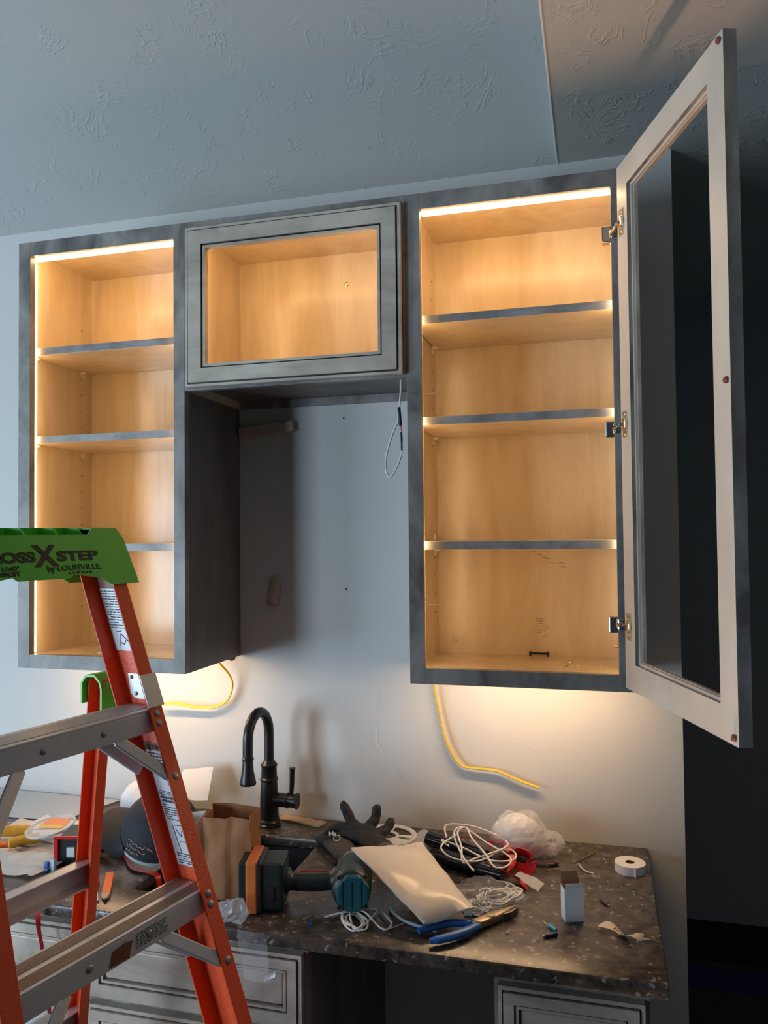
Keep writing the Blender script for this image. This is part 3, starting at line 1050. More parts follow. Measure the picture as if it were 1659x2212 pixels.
STEPZ = (1.413, 1.135, 0.857, 0.579, 0.301)
for k, z in enumerate(STEPZ):
    n1 = nf(z) - 0.0045
    n0 = n1 - 0.069
    a, b = sn(z) + 0.0042, sf(z) - 0.0042
    mb = MB().box(n0, n1, a, b, z - 0.0035, z)
    mb.box(n1 - 0.003, n1 - 0.00005, a, b, z - 0.038, z - 0.0036)
    mb.box(n0 + 0.00005, n0 + 0.003, a, b, z - 0.038, z - 0.0036)
    s_ = lpart('step', mb, 'aluminium', bevel=0.0008, label='aluminium step')
    g = MB()
    bands = ((0.006, 0.027), (0.040, 0.062)) if k else ((0.014, 0.055),)
    for u0, u1 in bands:
        u = u0
        while u < u1:
            g.box(n0 + u, n0 + u + 0.0017, a + 0.002, b - 0.002, z, z + 0.0011)
            u += 0.0029
    lpart('tread', g, 'tread' if k else 'aluminium', s_, label='ribbed worn tread' if k else None)
    for ds in (-0.052, 0.055):
        rivet(s_, n1, LSC + ds, z - 0.019, 0.0058, (1, 0, 0))
    for dz in (0.007, 0.022):
        rivet(rail_far, nf(z - dz), sf(z) - LFL * 0.5, z - dz)
    if k < 3:
        # diagonal braces under the step: flat bars to the rails, front and back
        for sfun, sg in ((sf, 1), (sn, -1)):
            for dn in (-0.006, -LW + 0.010):
                zb_ = z - 0.104
                p0 = Vector((n1 + dn, LSC + sg * 0.085, z - 0.036))
                p1 = Vector((nf(zb_) + dn + 0.001, sfun(zb_) - sg * 0.022, zb_))
                dd = (p1 - p0).normalized()
                M = frame_m((p0 + p1) / 2, dd, (1, 0, 0.25))
                L_ = (p1 - p0).length / 2
                lpart('brace', MB().box(-L_, L_, -0.0035, 0.0035, -0.010, 0.010, M=M), 'aluminium', bevel=0.003, segs=3)
            rivet(rail_far if sg > 0 else rail_near, nf(z - 0.106), sfun(z - 0.106) - sg * LFL * 0.45, z - 0.106)
# bracket clamped round the far rail above the top step
mb = MB()
za, zb_ = 1.4165, 1.4685
vs_ = []
for z in (za, zb_):
    for a, b in ((0.0008, 0.001), (0.0008, -LFL - 0.002), (0.0032, -LFL - 0.002), (0.0032, 0.0035), (-0.03, 0.0035), (-0.03, 0.001)):
        vs_.append((nf(z) + a, sf(z) + b, z))
mb.add(vs_, [(0, 1, 2, 3), (0, 3, 4, 5), (6, 9, 8, 7), (6, 11, 10, 9)] + [(i, (i + 1) % 6, 6 + (i + 1) % 6, 6 + i) for i in range(6)])
brk = lpart('bracket', mb, 'aluminium', bevel=0.0005, label='bent aluminium bracket on the rail')
mb = MB()
vs_ = []
for z, w in ((1.424, 0.052), (1.432, 0.058), (1.465, 0.052)):
    for a, b in ((-0.0045, -0.0040), (-0.0045, -0.0065), (-w, -0.0065), (-w, -0.0040)):
        vs_.append((nf(z) + a, sf(z) + b, z))
fs = [(0, 1, 2, 3), (8, 11, 10, 9)]
for j in (0, 4):
    fs += [(j + i, j + (i + 1) % 4, j + 4 + (i + 1) % 4, j + 4 + i) for i in range(4)]
lpart('plate', mb.add(vs_, fs), 'aluminium', brk)
for z in (1.432, 1.459):
    rivet(brk, nf(z) - 0.045, sf(z) - 0.0065, z, 0.0036, (0, -1, 0))

# green cap at the top of the far back leg
prof = [(-0.0455, 1.410), (-0.0455, 1.446), (-0.034, 1.459), (-0.012, 1.461), (0.002, 1.450), (0.0065, 1.438), (0.0065, 1.400)]
mb = MB()
inner = [(-0.0415, 1.410), (-0.0415, 1.4445), (-0.0325, 1.455), (-0.0125, 1.4565), (-0.001, 1.4475), (0.0028, 1.4365), (0.0028, 1.400)]
for i in range(6):
    q = [prof[i], prof[i + 1], inner[i + 1], inner[i]]
    mb.prism([(nrear(1.43) + a, -0.968, z) for a, z in q], (0, 0.060, 0))
lpart('leg_cap', mb, 'green_plastic', label='bright green hooded cap on the back leg')
# cross bars of the back section
for z in (1.101, 0.823, 0.545, 0.267):
    n_ = nrear(z) - 0.004
    mb = MB().box(n_ - 0.030, n_ - 0.027, sn(z) + 0.004, sf(z) - 0.004, z - 0.022, z + 0.022)
    mb.box(n_ - 0.027, n_ - 0.004, sn(z) + 0.004, sf(z) - 0.004, z + 0.0195, z + 0.022)
    mb.box(n_ - 0.027, n_ - 0.004, sn(z) + 0.004, sf(z) - 0.004, z - 0.022, z - 0.0195)
    lpart('rear_bar', mb, 'aluminium', bevel=0.0008)
# ---- green top cap
def cap_outline(top_mid):
    half = [(-0.966, 1.7105), (-0.948, 1.7080), (-0.938, 1.690), (-0.930, 1.640), (-0.9265, 1.6165), (-0.984, 1.6165), (-1.003, 1.6285),
            (-1.055, 1.6365), (-1.063, 1.6305)]
    far = [(s, z) for s, z in half]
    near = [(2 * LSC - s, z) for s, z in half[::-1]]
    pts = [(-0.998, 1.7105)] + far + near + [(2 * LSC + 0.998, 1.7105)]
    pts += [(2 * LSC + 1.010, top_mid), (-1.010, top_mid)]
    return pts


cap = MB()
for n_off, th, mid_z in ((0.0060, -0.0035, 1.699), (-0.1050, 0.0035, 1.7105)):
    ol = cap_outline(mid_z)
    k0 = [(LN0 + LKN * (1.4 - z) + n_off if n_off > 0 else -0.655 - 0.10 * (1.65 - z), s, z) for s, z in ol]
    cap.prism(k0, (th, 0, 0))
for sg in (1, -1):
    q = []
    for th_ in (0.0, -0.0035):
        for n_, s_, z_ in ((nf(1.6165) + 0.0058, -0.9270, 1.6165), (-0.656, -0.9270, 1.6165), (-0.651, -0.9480, 1.7085), (nf(1.7085) + 0.0055, -0.9480, 1.7085)):
            ss = s_ + th_
            q.append((n_, ss if sg > 0 else 2 * LSC - ss, z_))
    cap.add(q, [(0, 1, 2, 3), (4, 7, 6, 5)] + [(i_, (i_ + 1) % 4, 4 + (i_ + 1) % 4, 4 + i_) for i_ in range(4)])
cap.box(-0.651, nf(1.692) + 0.004, 2 * LSC + 0.950, -0.950, 1.6880, 1.6915)
for s_a in (-0.998, 2 * LSC + 0.998):
    cap.box(-0.651, nf(1.708) + 0.005, min(s_a, -0.949 if s_a > LSC else s_a - 0.049), max(s_a, -0.949 if s_a > LSC else s_a), 1.7070, 1.7100)
for s_a in (-1.004, -1.052, -1.112, -1.172, -1.208):
    cap.prism([(-0.651, s_a, 1.6915), (-0.598, s_a, 1.6915), (-0.612, s_a, 1.7095), (-0.651, s_a, 1.7095)], (0, 0.004, 0))
cap_o = lpart('top_cap', cap, 'green_plastic', label='moulded green plastic top cap', merge=False)
lpart('tray_insert', MB().box(-0.608, -0.590, -1.13, -1.05, 1.6916, 1.6965), 'green_inlay', cap_o)


def cap_text(s, size, S, z, bold=0.0, align='LEFT', spacing=1.0, width=1.0, shear=0.0):
    mb = text_mb(s, size, bold, align, shear, spacing, width)
    M = frame_m((nf(z) + 0.0066, S, z), (0, 1, 0), (-LKN, 0, 1))
    lpart('lettering', mb.xf(M), 'black_print', cap_o, merge=False)


cap_text('CROSS', 0.0215, -1.1180, 1.6585, 0.0009, 'RIGHT', 0.95, 1.62)
cap_text('X', 0.046, -1.1005, 1.6520, 0.0016, 'CENTER', 1, 1.12)
cap_text('STEP', 0.0215, -1.0800, 1.6585, 0.0009, 'LEFT', 0.97, 1.80)
cap_text('by', 0.0145, -1.1020, 1.6425, 0.0004)
cap_text('LOUISVILLE.', 0.0130, -1.0845, 1.6430, 0.0001, 'LEFT', 1.05, 1.20)
cap_text('LADDER', 0.0048, -1.0645, 1.6375, 0.0002, 'LEFT', 1.8, 1.6)
cap_text('375 LB. LOAD\u00b0', 0.0092, -1.1490, 1.6465, 0.0003, 'RIGHT')
cap_text('CAPACITY', 0.0092, -1.1500, 1.6385, 0.0003, 'RIGHT', 0.9)


# ---- printed labels on the web of the far rail and on the second step
def web_point(N_off, z, lift):
    return (nf(z) + N_off, sf(z) - 0.0037 - lift, z)


UPR = Vector((-LKN, -LKS, 1))


def rail_label(z1, z0, u0, u1, mat='sticker'):
    q = [web_point(u0, z0, 0.0004), web_point(u1, z0, 0.0004), web_point(u1, z1, 0.0004), web_point(u0, z1, 0.0004)]
    return lpart('warning_label', MB().prism(q, (0, -0.0004, 0)), mat, rail_far, label='printed warning label on the rail')


def bars(z1, z0, u0, u1, rows, seed, dark=0.6):
    rnd = random.Random(seed)
    mb = MB()
    for i in range(rows):
        z = z1 + (z0 - z1) * (i + 0.3) / rows
        h = (z1 - z0) / rows * 0.42
        u = u0
        while u < u1 - 0.003:
            w = rnd.uniform(0.004, 0.014)
            e_ = min(u + w, u1 - rnd.uniform(0, 0.003))
            if rnd.random() < 0.9 and e_ > u:
                mb.prism([web_point(u, z - h, 0.0009), web_point(e_, z - h, 0.0009), web_point(e_, z, 0.0009), web_point(u, z, 0.0009)], (0, -0.0002, 0))
            u += w + 0.0015
    lpart('print', mb, 'print_grey', rail_far, merge=False)


def strokes(segs, r=0.0007):
    mb = MB()
    for (u0, z0), (u1, z1) in segs:
        mb.tube([web_point(u0, z0, 0.0011), web_point(u1, z1, 0.0011)], r, 5, smooth=0)
    lpart('print', mb, 'print_grey', rail_far, merge=False)


WU0, WU1 = -0.066, -0.006
rail_label(1.635, 1.606, WU0, WU1, 'sticker_brown')
rail_label(1.606, 1.502, WU0, WU1)
bars(1.604, 1.538, WU0 + 0.003, WU1 - 0.003, 15, 1)
strokes([((-0.052, 1.510), (-0.044, 1.530)), ((-0.044, 1.530), (-0.028, 1.516)), ((-0.05, 1.516), (-0.042, 1.513)), ((-0.042, 1.513), (-0.036, 1.520)),
         ((-0.055, 1.533), (-0.040, 1.5355)), ((-0.016, 1.524), (-0.009, 1.515)), ((-0.015, 1.534), (-0.010, 1.531))])
rail_label(1.352, 1.339, WU0, WU1, 'sticker_brown')
rail_label(1.339, 1.158, WU0 + 0.004, WU1)
mbt = text_mb('ATTENTION', 0.0085, 0.0002)
lpart('print', mbt.xf(frame_m(web_point(-0.060, 1.3425, 0.001), (1, 0, 0), UPR)), 'black_print', rail_far, merge=False)
bars(1.337, 1.312, WU0 + 0.006, WU1 - 0.004, 5, 3)
for txt, z in (('INSTALLATION ET USAGE', 1.2620), ('APPROPRI\u00c9S \u00c9CHELLE', 1.2565)):
    mbt = text_mb(txt, 0.0056, 0.0001, width=0.78)
    lpart('print', mbt.xf(frame_m(web_point(-0.058, z, 0.001), (1, 0, 0), UPR)), 'print_grey', rail_far, merge=False)
bars(1.275, 1.267, WU0 + 0.007, -0.03, 3, 4)
bars(1.254, 1.228, WU0 + 0.007, WU1 - 0.004, 7, 5)
strokes([((-0.036, 1.308), (-0.028, 1.280)), ((-0.032, 1.308), (-0.014, 1.276)), ((-0.036, 1.308), (-0.026, 1.308)), ((-0.034, 1.296), (-0.024, 1.296)), ((-0.033, 1.286), (-0.018, 1.286)),
         ((-0.056, 1.300), (-0.046, 1.303))], 0.0005)
strokes([((-0.050, 1.220), (-0.046, 1.176)), ((-0.046, 1.176), (-0.026, 1.176)), ((-0.026, 1.176), (-0.030, 1.222)), ((-0.050, 1.220), (-0.030, 1.222)), ((-0.044, 1.214), (-0.036, 1.204)),
         ((-0.036, 1.204), (-0.032, 1.214)), ((-0.042, 1.196), (-0.030, 1.196)), ((-0.030, 1.204), (-0.018, 1.198))], 0.0005)
bars(1.178, 1.160, WU0 + 0.008, WU1 - 0.003, 5, 6)

z = STEPZ[1]
nfr = nf(z) - 0.0045
sx = lpart('warning_label', MB().box(nfr, nfr + 0.0004, -1.098, -0.992, z - 0.034, z - 0.006), 'aluminium', label='worn label on the step edge')
lpart('torn_sticker', MB().prism([(nfr + 0.0004, -1.128, z - 0.034), (nfr + 0.0004, -1.092, z - 0.036), (nfr + 0.0004, -1.086, z - 0.014), (nfr + 0.0004, -1.100, z - 0.011),
                                  (nfr + 0.0004, -1.122, z - 0.014)], (0.0004, 0, 0)), 'sticker_brown', label='torn brown sticker on the second step')
rnd = random.Random(9)
mb = MB()
for i in range(7):
    zz = z - 0.009 - i * 0.0032
    u = -1.080
    while u < -1.030 + rnd.uniform(0, 0.012):
        w = rnd.uniform(0.004, 0.010)
        mb.box(nfr + 0.0004, nfr + 0.0007, u, u + w, zz - 0.0014, zz)
        u += w + 0.002
lpart('print', mb, 'print_grey', sx, merge=False)

# ------------------------------------------------------------------ things on the counter
Z = ZC + 0.0004


def jit(p, amp, freq=20.0, seed=0):
    v = Vector(p) * freq + Vector((seed * 7.3, seed * 3.1, seed))
    return noise.noise(v) * amp


def quad_sheet(name, a, b, c, d, mat, amp=0.004, nu=10, nv=10, thick=0.0006, seed=1, freq=22, lift=None, **k):
    """sheet over corners a (u0v0) b (u1v0) c (u1v1) d (u0v1) with gentle crumples; never below the counter"""
    a, b, c, d = map(Vector, (a, b, c, d))

    def fn(u, v):
        p = a * (1 - u) * (1 - v) + b * u * (1 - v) + c * u * v + d * (1 - u) * v
        dz = jit(p, amp, freq, seed) + (lift(u, v) if lift else 0)
        return (p.x + jit(p, amp * 0.4, freq, seed + 5), p.y, max(p.z + abs(dz), Z + thick))
    return part(name, MB().sheet(fn, nu, nv, thick), mat, smooth=0.7, **k)


def crumple(name, c, r, mat, seed, amp=0.35, freq=30, sub=24, mats=None, **k):
    mb = MB()
    mb.ball((0, 0, 0), 1.0, sub)
    vs_ = []
    for p in mb.v:
        p = Vector(p)
        s_ = 1 + amp * noise.noise(p * 1.7 + Vector((seed, 0, 0))) + amp * 0.55 * noise.noise(p * freq / 6 + Vector((0, seed, 0)))
        q = Vector((p.x * r[0], p.y * r[1], p.z * r[2])) * s_ + Vector(c)
        q.z = max(q.z, Z)
        vs_.append(tuple(q))
    mb.v = vs_
    return part(name, mb, mat, **k)


# --- drill lying on its side
dr = thing('cordless_drill', 'teal and black cordless drill lying on its side, orange tape on the battery', 'drill', (-0.690, -0.530, ZC), R(13), world=False)
bat = remeshed('battery', MB().box(0.0, 0.046, 0.0, 0.085, 0.001, 0.100), 'tool_black', 0.0035, dr, 5)
part('orange_band', MB().box(0.014, 0.037, -0.0018, 0.0868, 0.0004, 0.1018), 'orange_tape', bat, bevel=0.004, segs=3, label='orange tape round the battery')
foot = remeshed('foot', MB().box(0.040, 0.088, 0.004, 0.080, 0.004, 0.096), 'tool_green', 0.0035, dr, 8)
part('clip', MB().box(0.058, 0.070, 0.0005, 0.004, 0.024, 0.052), 'tool_black', foot, bevel=0.001)
hb = MB()
hb.tube([(0.080, 0.042, 0.050), (0.110, 0.043, 0.046), (0.150, 0.046, 0.044), (0.200, 0.052, 0.048)], [0.026, 0.017, 0.0175, 0.026], 14)
remeshed('handle', hb, 'tool_green', 0.003, dr, 6)
hd = MB()
hd.tube([(0.222, 0.000, 0.050), (0.222, 0.095, 0.050)], [0.0395, 0.037], 20, smooth=0)
hd.ball((0.222, 0.0, 0.050), (0.039, 0.018, 0.040), 18)
hd.box(0.190, 0.224, 0.012, 0.080, 0.020, 0.082)
head = remeshed('motor_housing', hd, 'tool_green', 0.003, dr, 5)
tc_ = MB()
pts = [(0.034 * math.cos(a) * (1.0 if abs(math.cos(a)) > 0.2 else 1), 0.037 * math.sin(a)) for a in [2 * PI * i / 8 + PI / 8 for i in range(8)]]
tc_.prism([(0.226 + x, -0.0195, 0.049 + z) for x, z in pts], (0, 0.014, 0))
part('end_cap', tc_, 'teal', head, bevel=0.004, segs=3, label='teal end cap with vent ribs')
for i in range(3):
    part('rib', MB().box(0.206 + i * 0.018, 0.2075 + i * 0.018, -0.0205, -0.0165, 0.020, 0.074), 'tool_green', head)
for x, z in ((0.199, 0.022), (0.252, 0.024), (0.200, 0.079), (0.250, 0.081)):
    part('screw', MB().lathe([(0.004, 0), (0.004, 0.002)], 10, M=frame_m((x, -0.013, z), (1, 0, 0), (0, 0, 1))), 'tool_black', head)
MC = Matrix.Translation((0.222, 0.095, 0.050)) @ Matrix.Rotation(R(-90), 4, 'X')
part('chuck', MB().lathe([(0.030, 0), (0.031, 0.012), (0.024, 0.016), (0.023, 0.040), (0.016, 0.052), (0.006, 0.056)], 22, M=MC), 'tool_black', dr, smooth=0.7)
part('torque_collar', MB().lathe([(0.034, -0.004), (0.0345, 0.010), (0.0305, 0.013)], 22, M=MC), 'rivet', dr, smooth=0.7)
part('bit', MB().tube([(0.222, 0.15, 0.050), (0.222, 0.185, 0.050)], 0.003, 6, smooth=0), 'steel_dark', dr)

# --- padded mailer on top of the drill and tubes
ma, mbb, mc, md = (-0.492, -0.420, 1.060), (-0.318, -0.530, 0.982), (-0.236, -0.470, 0.992), (-0.386, -0.240, 1.012)
A_, B_, C_, D_ = map(Vector, (ma, mbb, mc, md))
mm = MB()


def mail(u, v, side):
    p = A_ * (1 - u) * (1 - v) + B_ * u * (1 - v) + C_ * u * v + D_ * (1 - u) * v
    e_u = min(1.0, u * 3.0) * (1 - max(0.0, (u - 0.90) / 0.10) ** 2)
    puff = 0.012 * max(0.0, e_u * math.sin(PI * v)) ** 0.5
    z = p.z + (puff if side else -puff * 0.6 - 0.004) + jit(p, 0.0045, 17, 3) + jit(p, 0.002, 45, 4)
    return Vector((p.x, p.y, max(z, Z + 0.001)))


n_ = 14
top = [mail(i / n_, j / n_, 1) for j in range(n_ + 1) for i in range(n_ + 1)]
bot = [mail(i / n_, j / n_, 0) for j in range(n_ + 1) for i in range(n_ + 1)]
K = len(top)
w = n_ + 1
fs = []
for j in range(n_):
    for i in range(n_):
        a = j * w + i
        fs += [(a, a + 1, a + w + 1, a + w), (K + a, K + a + w, K + a + w + 1, K + a + 1)]
for i in range(n_):
    for a, b in ((i, i + 1), (n_ * w + i, n_ * w + i + 1), (i * w, (i + 1) * w), (i * w + n_, (i + 1) * w + n_)):
        fs.append((a, b, K + b, K + a))
ml = part('padded_mailer', mm.add(top + bot, fs), 'mailer', smooth=0.9)
tag(ml, 'cream padded mailer envelope lying across the drill', 'envelope')

# --- box, tape roll, small bits at the right end
t = thing('small_box', 'small white carton standing open on the counter', 'box', (-0.062, -0.390, ZC))
MBX = Matrix.Translation((-0.0715, -0.4085, Z)) @ Matrix.Rotation(R(20), 4, 'Z')
bw, bd, bh, th = 0.0375, 0.024, 0.062, 0.0008
for nm, b_ in (('side', (0, bw, 0, th, 0, bh)), ('side', (0, bw, bd - th, bd, 0, bh)), ('side', (0, th, th, bd - th, 0, bh)), ('side', (bw - th, bw, th, bd - th, 0, bh)), ('base', (th, bw - th, th, bd - th, 0, th))):
    part(nm, MB().box(*b_).xf(MBX), 'box_card', t)
for b_ in ((th, bw - th, th, th * 1.6, th, bh - 0.001), (th, bw - th, bd - th * 1.7, bd - th, th, bh - 0.001), (th, th * 1.7, th * 2, bd - th * 2, th, bh - 0.001), (bw - th * 1.7, bw - th, th * 2, bd - th * 2, th, bh - 0.001)):
    part('liner', MB().box(*b_).xf(MBX), 'box_inside', t)
part('flap', MB().prism([(0, bd, bh), (bw, bd, bh), (bw - 0.003, bd + 0.010, bh + 0.020), (0.003, bd + 0.010, bh + 0.020)], (0, -th, 0)).xf(MBX), 'box_inside', t)
part('flap', MB().prism([(0, 0, bh), (0, bd, bh), (-0.006, bd - 0.004, bh + 0.016), (-0.006, 0.003, bh + 0.010)], (th, 0, 0)).xf(MBX), 'box_inside', t)
part('flap', MB().prism([(0.001, 0, bh), (bw - 0.001, 0, bh), (bw - 0.001, -0.002, bh + 0.010), (0.001, -0.002, bh + 0.010)], (0, th, 0)).xf(MBX), 'box_card', t)

tr = thing('tape_roll', 'roll of white tape lying flat near the right counter corner', 'tape', (0.057, -0.140, ZC))
MT = Matrix.Translation((0.057, -0.140, Z))
part('roll', MB().lathe([(0.0105, 0), (0.0325, 0), (0.0325, 0.019), (0.0105, 0.019), (0.0105, 0)], 40, M=MT, closed=False), 'tape_white', tr, smooth=0.6)
part('core', MB().lathe([(0.0085, 0.0005), (0.0102, 0.0005), (0.0102, 0.0185), (0.0085, 0.0185), (0.0085, 0.0005)], 28, M=MT, closed=False), 'box_inside', tr, smooth=0.6)
part('tab', MB().sheet(lambda u, v: (0.062 + 0.008 * u + 0.003 * math.sin(u * 5), -0.1738 - 0.004 * u, Z + 0.001 + 0.018 * v * (1 - 0.3 * u)), 5, 3, 0.0004), 'tape_white', tr, smooth=1)

nl = MB().tube([(-0.051, -0.113, Z + 0.0015), (-0.019, -0.063, Z + 0.0017)], [0.0012, 0.0012], 8, smooth=0)
nl.lathe([(0.0032, 0), (0.0032, 0.001)], 10, M=Matrix.Translation((-0.019, -0.063, Z + 0.0032)) @ Matrix.Rotation(R(90), 4, 'Y') @ Matrix.Rotation(R(-57), 4, 'X'))
tag(part('nail', nl, 'brass'), 'brass nail lying behind the white carton', 'nail')
tag(part('wire_scrap', MB().tube([(-0.0525, -0.134, Z + 0.002), (-0.046, -0.155, Z + 0.002), (-0.036, -0.171, Z + 0.002), (-0.021, -0.178, Z + 0.002)], 0.0014, 8), 'white_wire', smooth=1),
    'short bent piece of white wire between the carton and the tape roll', 'wire')
sp = thing('crimp_connector', 'dark violet crimp connector right of the white carton', 'connector', (0.002, -0.315, ZC))
part('sleeve', MB().tube([(-0.006, -0.3045, Z + 0.003), (0.008, -0.322, Z + 0.003)], 0.003, 10, smooth=0), 'navy_plastic', sp, smooth=1)
part('tip', MB().tube([(0.008, -0.322, Z + 0.003), (0.011, -0.326, Z + 0.003)], 0.0018, 8, smooth=0), 'rivet', sp)
sp = thing('crimp_connector', 'dark blue crimp connector in front of the white carton', 'connector', (-0.094, -0.469, ZC))
part('sleeve', MB().tube([(-0.105, -0.476, Z + 0.0032), (-0.084, -0.463, Z + 0.0032)], [0.0032, 0.0038], 10, smooth=0), 'navy_plastic', sp, smooth=1)
part('tip', MB().tube([(-0.105, -0.476, Z + 0.003), (-0.108, -0.478, Z + 0.003)], 0.002, 8, smooth=0), 'copper', sp)
sd = thing('mini_screwdriver', 'tiny screwdriver with a turquoise handle in front of the carton', 'screwdriver', (-0.098, -0.435, ZC))
part('shaft', MB().tube([(-0.113, -0.420, Z + 0.003), (-0.100, -0.434, Z + 0.003)], 0.0009, 8, smooth=0), 'chrome', sd)
part('handle', MB().tube([(-0.101, -0.433, Z + 0.003), (-0.098, -0.436, Z + 0.0032), (-0.086, -0.449, Z + 0.003)], [0.0022, 0.0034, 0.0030], 8, smooth=3), 'turquoise', sd, smooth=1)


def strip_fn(u, v):
    cx = -0.008 + 0.075 * u
    cy = -0.413 - 0.055 * u + 0.022 * u * u
    return (cx + 0.006 * (v - 0.5), cy + 0.014 * (v - 0.5) + 0.004 * math.sin(u * 6), Z + 0.0025 + 0.008 * abs(math.sin(u * 5.2 + 0.4)) + 0.006 * (v - 0.5) * math.sin(u * 8))


stp = thing('tape_strip', 'torn curled strip of masking tape with handwriting near the front right corner', 'tape', (0.045, -0.44, ZC))
part('strip', MB().sheet(strip_fn, 16, 3, 0.0003), 'masking', stp, smooth=1)
part('clear_end', MB().sheet(lambda u, v: (0.055 + 0.042 * u, -0.452 + 0.020 * u + 0.010 * (v - 0.5), Z + 0.002 + 0.004 * math.sin(u * 4 + v)), 8, 2, 0.0003), 'clear_film', stp, smooth=1)
hw = MB()
for i, u in enumerate((0.34, 0.42, 0.50, 0.60, 0.68, 0.76)):
    a, b = Vector(strip_fn(u, 0.25)), Vector(strip_fn(u + 0.03, 0.75))
    up = Vector((0, 0, 0.0006))
    hw.tube([a + up, (a + b) / 2 + up + Vector((0.002 * (-1) ** i, 0, 0.0004)), b + up], 0.0005, 5, smooth=2)
part('handwriting', hw, 'print_grey', stp)
for i, (x, y) in enumerate(((-0.176, -0.478), (-0.118, -0.492), (-0.245, -0.508))):
    a = 0.7 * i
    tag(part('wire_end', MB().tube([(x, y, Z + 0.001), (x + 0.006 * math.cos(a), y + 0.006 * math.sin(a), Z + 0.001)], 0.0008, 6, smooth=0), 'brass'),
        ('tiny brass wire end right of the plier handles', 'tiny brass wire end beside the dark blue connector', 'tiny brass wire end between the plier handles')[i], 'wire', 'snipped wire ends')

# --- pliers
pl = thing('pliers', 'lineman pliers with blue dipped handles at the counter edge', 'pliers', (-0.25, -0.48, ZC))
pz = Z + 0.009


def plier_bar(pts, r, flat=0.75):
    return MB().tube([(x, y, pz + dz) for x, y, dz in pts], r, 12, flat=flat)


part('handle', plier_bar([(-0.330, -0.527, 0.001), (-0.313, -0.512, 0.002), (-0.283, -0.490, 0.003), (-0.252, -0.478, 0.002), (-0.238, -0.472, 0)], [0.0065, 0.0088, 0.0090, 0.0088, 0.006]), 'blue_vinyl', pl, smooth=1,
     label='blue vinyl handle')
part('handle', plier_bar([(-0.302, -0.556, 0.001), (-0.286, -0.548, 0.002), (-0.258, -0.526, 0.003), (-0.232, -0.490, 0.002), (-0.222, -0.470, 0)], [0.0065, 0.0090, 0.0095, 0.0088, 0.006]), 'blue_vinyl', pl, smooth=1,
     label='blue vinyl handle')
jaw = MB()
jaw.prism([(-0.242, -0.476, pz - 0.006), (-0.221, -0.481, pz - 0.006), (-0.196, -0.450, pz - 0.006), (-0.163, -0.398, pz - 0.006), (-0.166, -0.392, pz - 0.006), (-0.188, -0.412, pz - 0.006), (-0.214, -0.436, pz - 0.006)], (0, 0, 0.014))
part('jaws', jaw, 'plier_steel', pl, bevel=0.003, segs=3, smooth=0.8)
jaw = MB()
jaw.prism([(-0.186, -0.434, pz - 0.008), (-0.172, -0.424, pz - 0.008), (-0.160, -0.400, pz - 0.008), (-0.163, -0.397, pz - 0.008), (-0.182, -0.420, pz - 0.008)], (0, 0, 0.014))
part('jaws', jaw, 'steel_dark', pl, bevel=0.002, segs=2)
part('pivot', MB().lathe([(0.0085, 0), (0.008, 0.0015), (0.005, 0.002)], 18, M=Matrix.Translation((-0.207, -0.449, pz + 0.008))), 'plier_steel', pl, smooth=0.7)
tag(part('wire_scrap', MB().tube([(-0.195, -0.405, Z + 0.012), (-0.172, -0.384, Z + 0.013), (-0.150, -0.378, Z + 0.012)], [0.0012, 0.0012], 6), 'copper', smooth=1),
    'bare copper wire offcut lying over the plier jaws', 'wire')

# --- white wires
def coil(seed, c, rx, ry, n, h, r, turns_jit=0.25, rot=0.0, pts_per=10):
    rnd = random.Random(seed)
    pts = []
    for i in range(n):
        a0 = rnd.uniform(-0.4, 0.4)
        sx_, sy_ = rx * rnd.uniform(1 - turns_jit, 1), ry * rnd.uniform(1 - turns_jit, 1)
        ox, oy = rnd.uniform(-0.006, 0.006), rnd.uniform(-0.005, 0.005)
        for k in range(pts_per):
            a = 2 * PI * k / pts_per + a0 * 0.3
            x, y = sx_ * math.cos(a) + ox, sy_ * math.sin(a) + oy
            pts.append((c[0] + x * math.cos(rot) - y * math.sin(rot), c[1] + x * math.sin(rot) + y * math.cos(rot),
                        Z + r + h * rnd.random() * (0.3 + 0.7 * i / n)))
    return pts


wc = thing('wire_coil', 'tangle of white wire in front of the drill', 'wire', (-0.45, -0.51, ZC))
p = coil(2, (-0.462, -0.508), 0.038, 0.020, 4, 0.010, 0.0019, 0.35, R(-55))
part('wire', MB().tube([(-0.520, -0.505, Z + 0.003), (-0.49, -0.494, Z + 0.010), (-0.455, -0.478, Z + 0.012), (-0.425, -0.470, Z + 0.010)] + p, 0.0020, 8, smooth=4), 'white_wire', wc, smooth=1)
p = [(-0.478, -0.470, Z + 0.012), (-0.470, -0.500, Z + 0.010), (-0.452, -0.535, Z + 0.004), (-0.430, -0.530, Z + 0.003), (-0.436, -0.505, Z + 0.008), (-0.470, -0.478, Z + 0.011), (-0.445, -0.485, Z + 0.012), (-0.410, -0.515, Z + 0.004),
     (-0.392, -0.520, Z + 0.002), (-0.388, -0.500, Z + 0.004), (-0.405, -0.478, Z + 0.006), (-0.425, -0.455, Z + 0.004)]
part('wire', MB().tube(p, 0.0020, 8), 'white_wire', wc, smooth=1)
part('wire', MB().tube([(-0.392, -0.520, Z + 0.002), (-0.375, -0.500, Z + 0.002), (-0.362, -0.482, Z + 0.002)], 0.0010, 6), 'white_wire', wc, smooth=1)

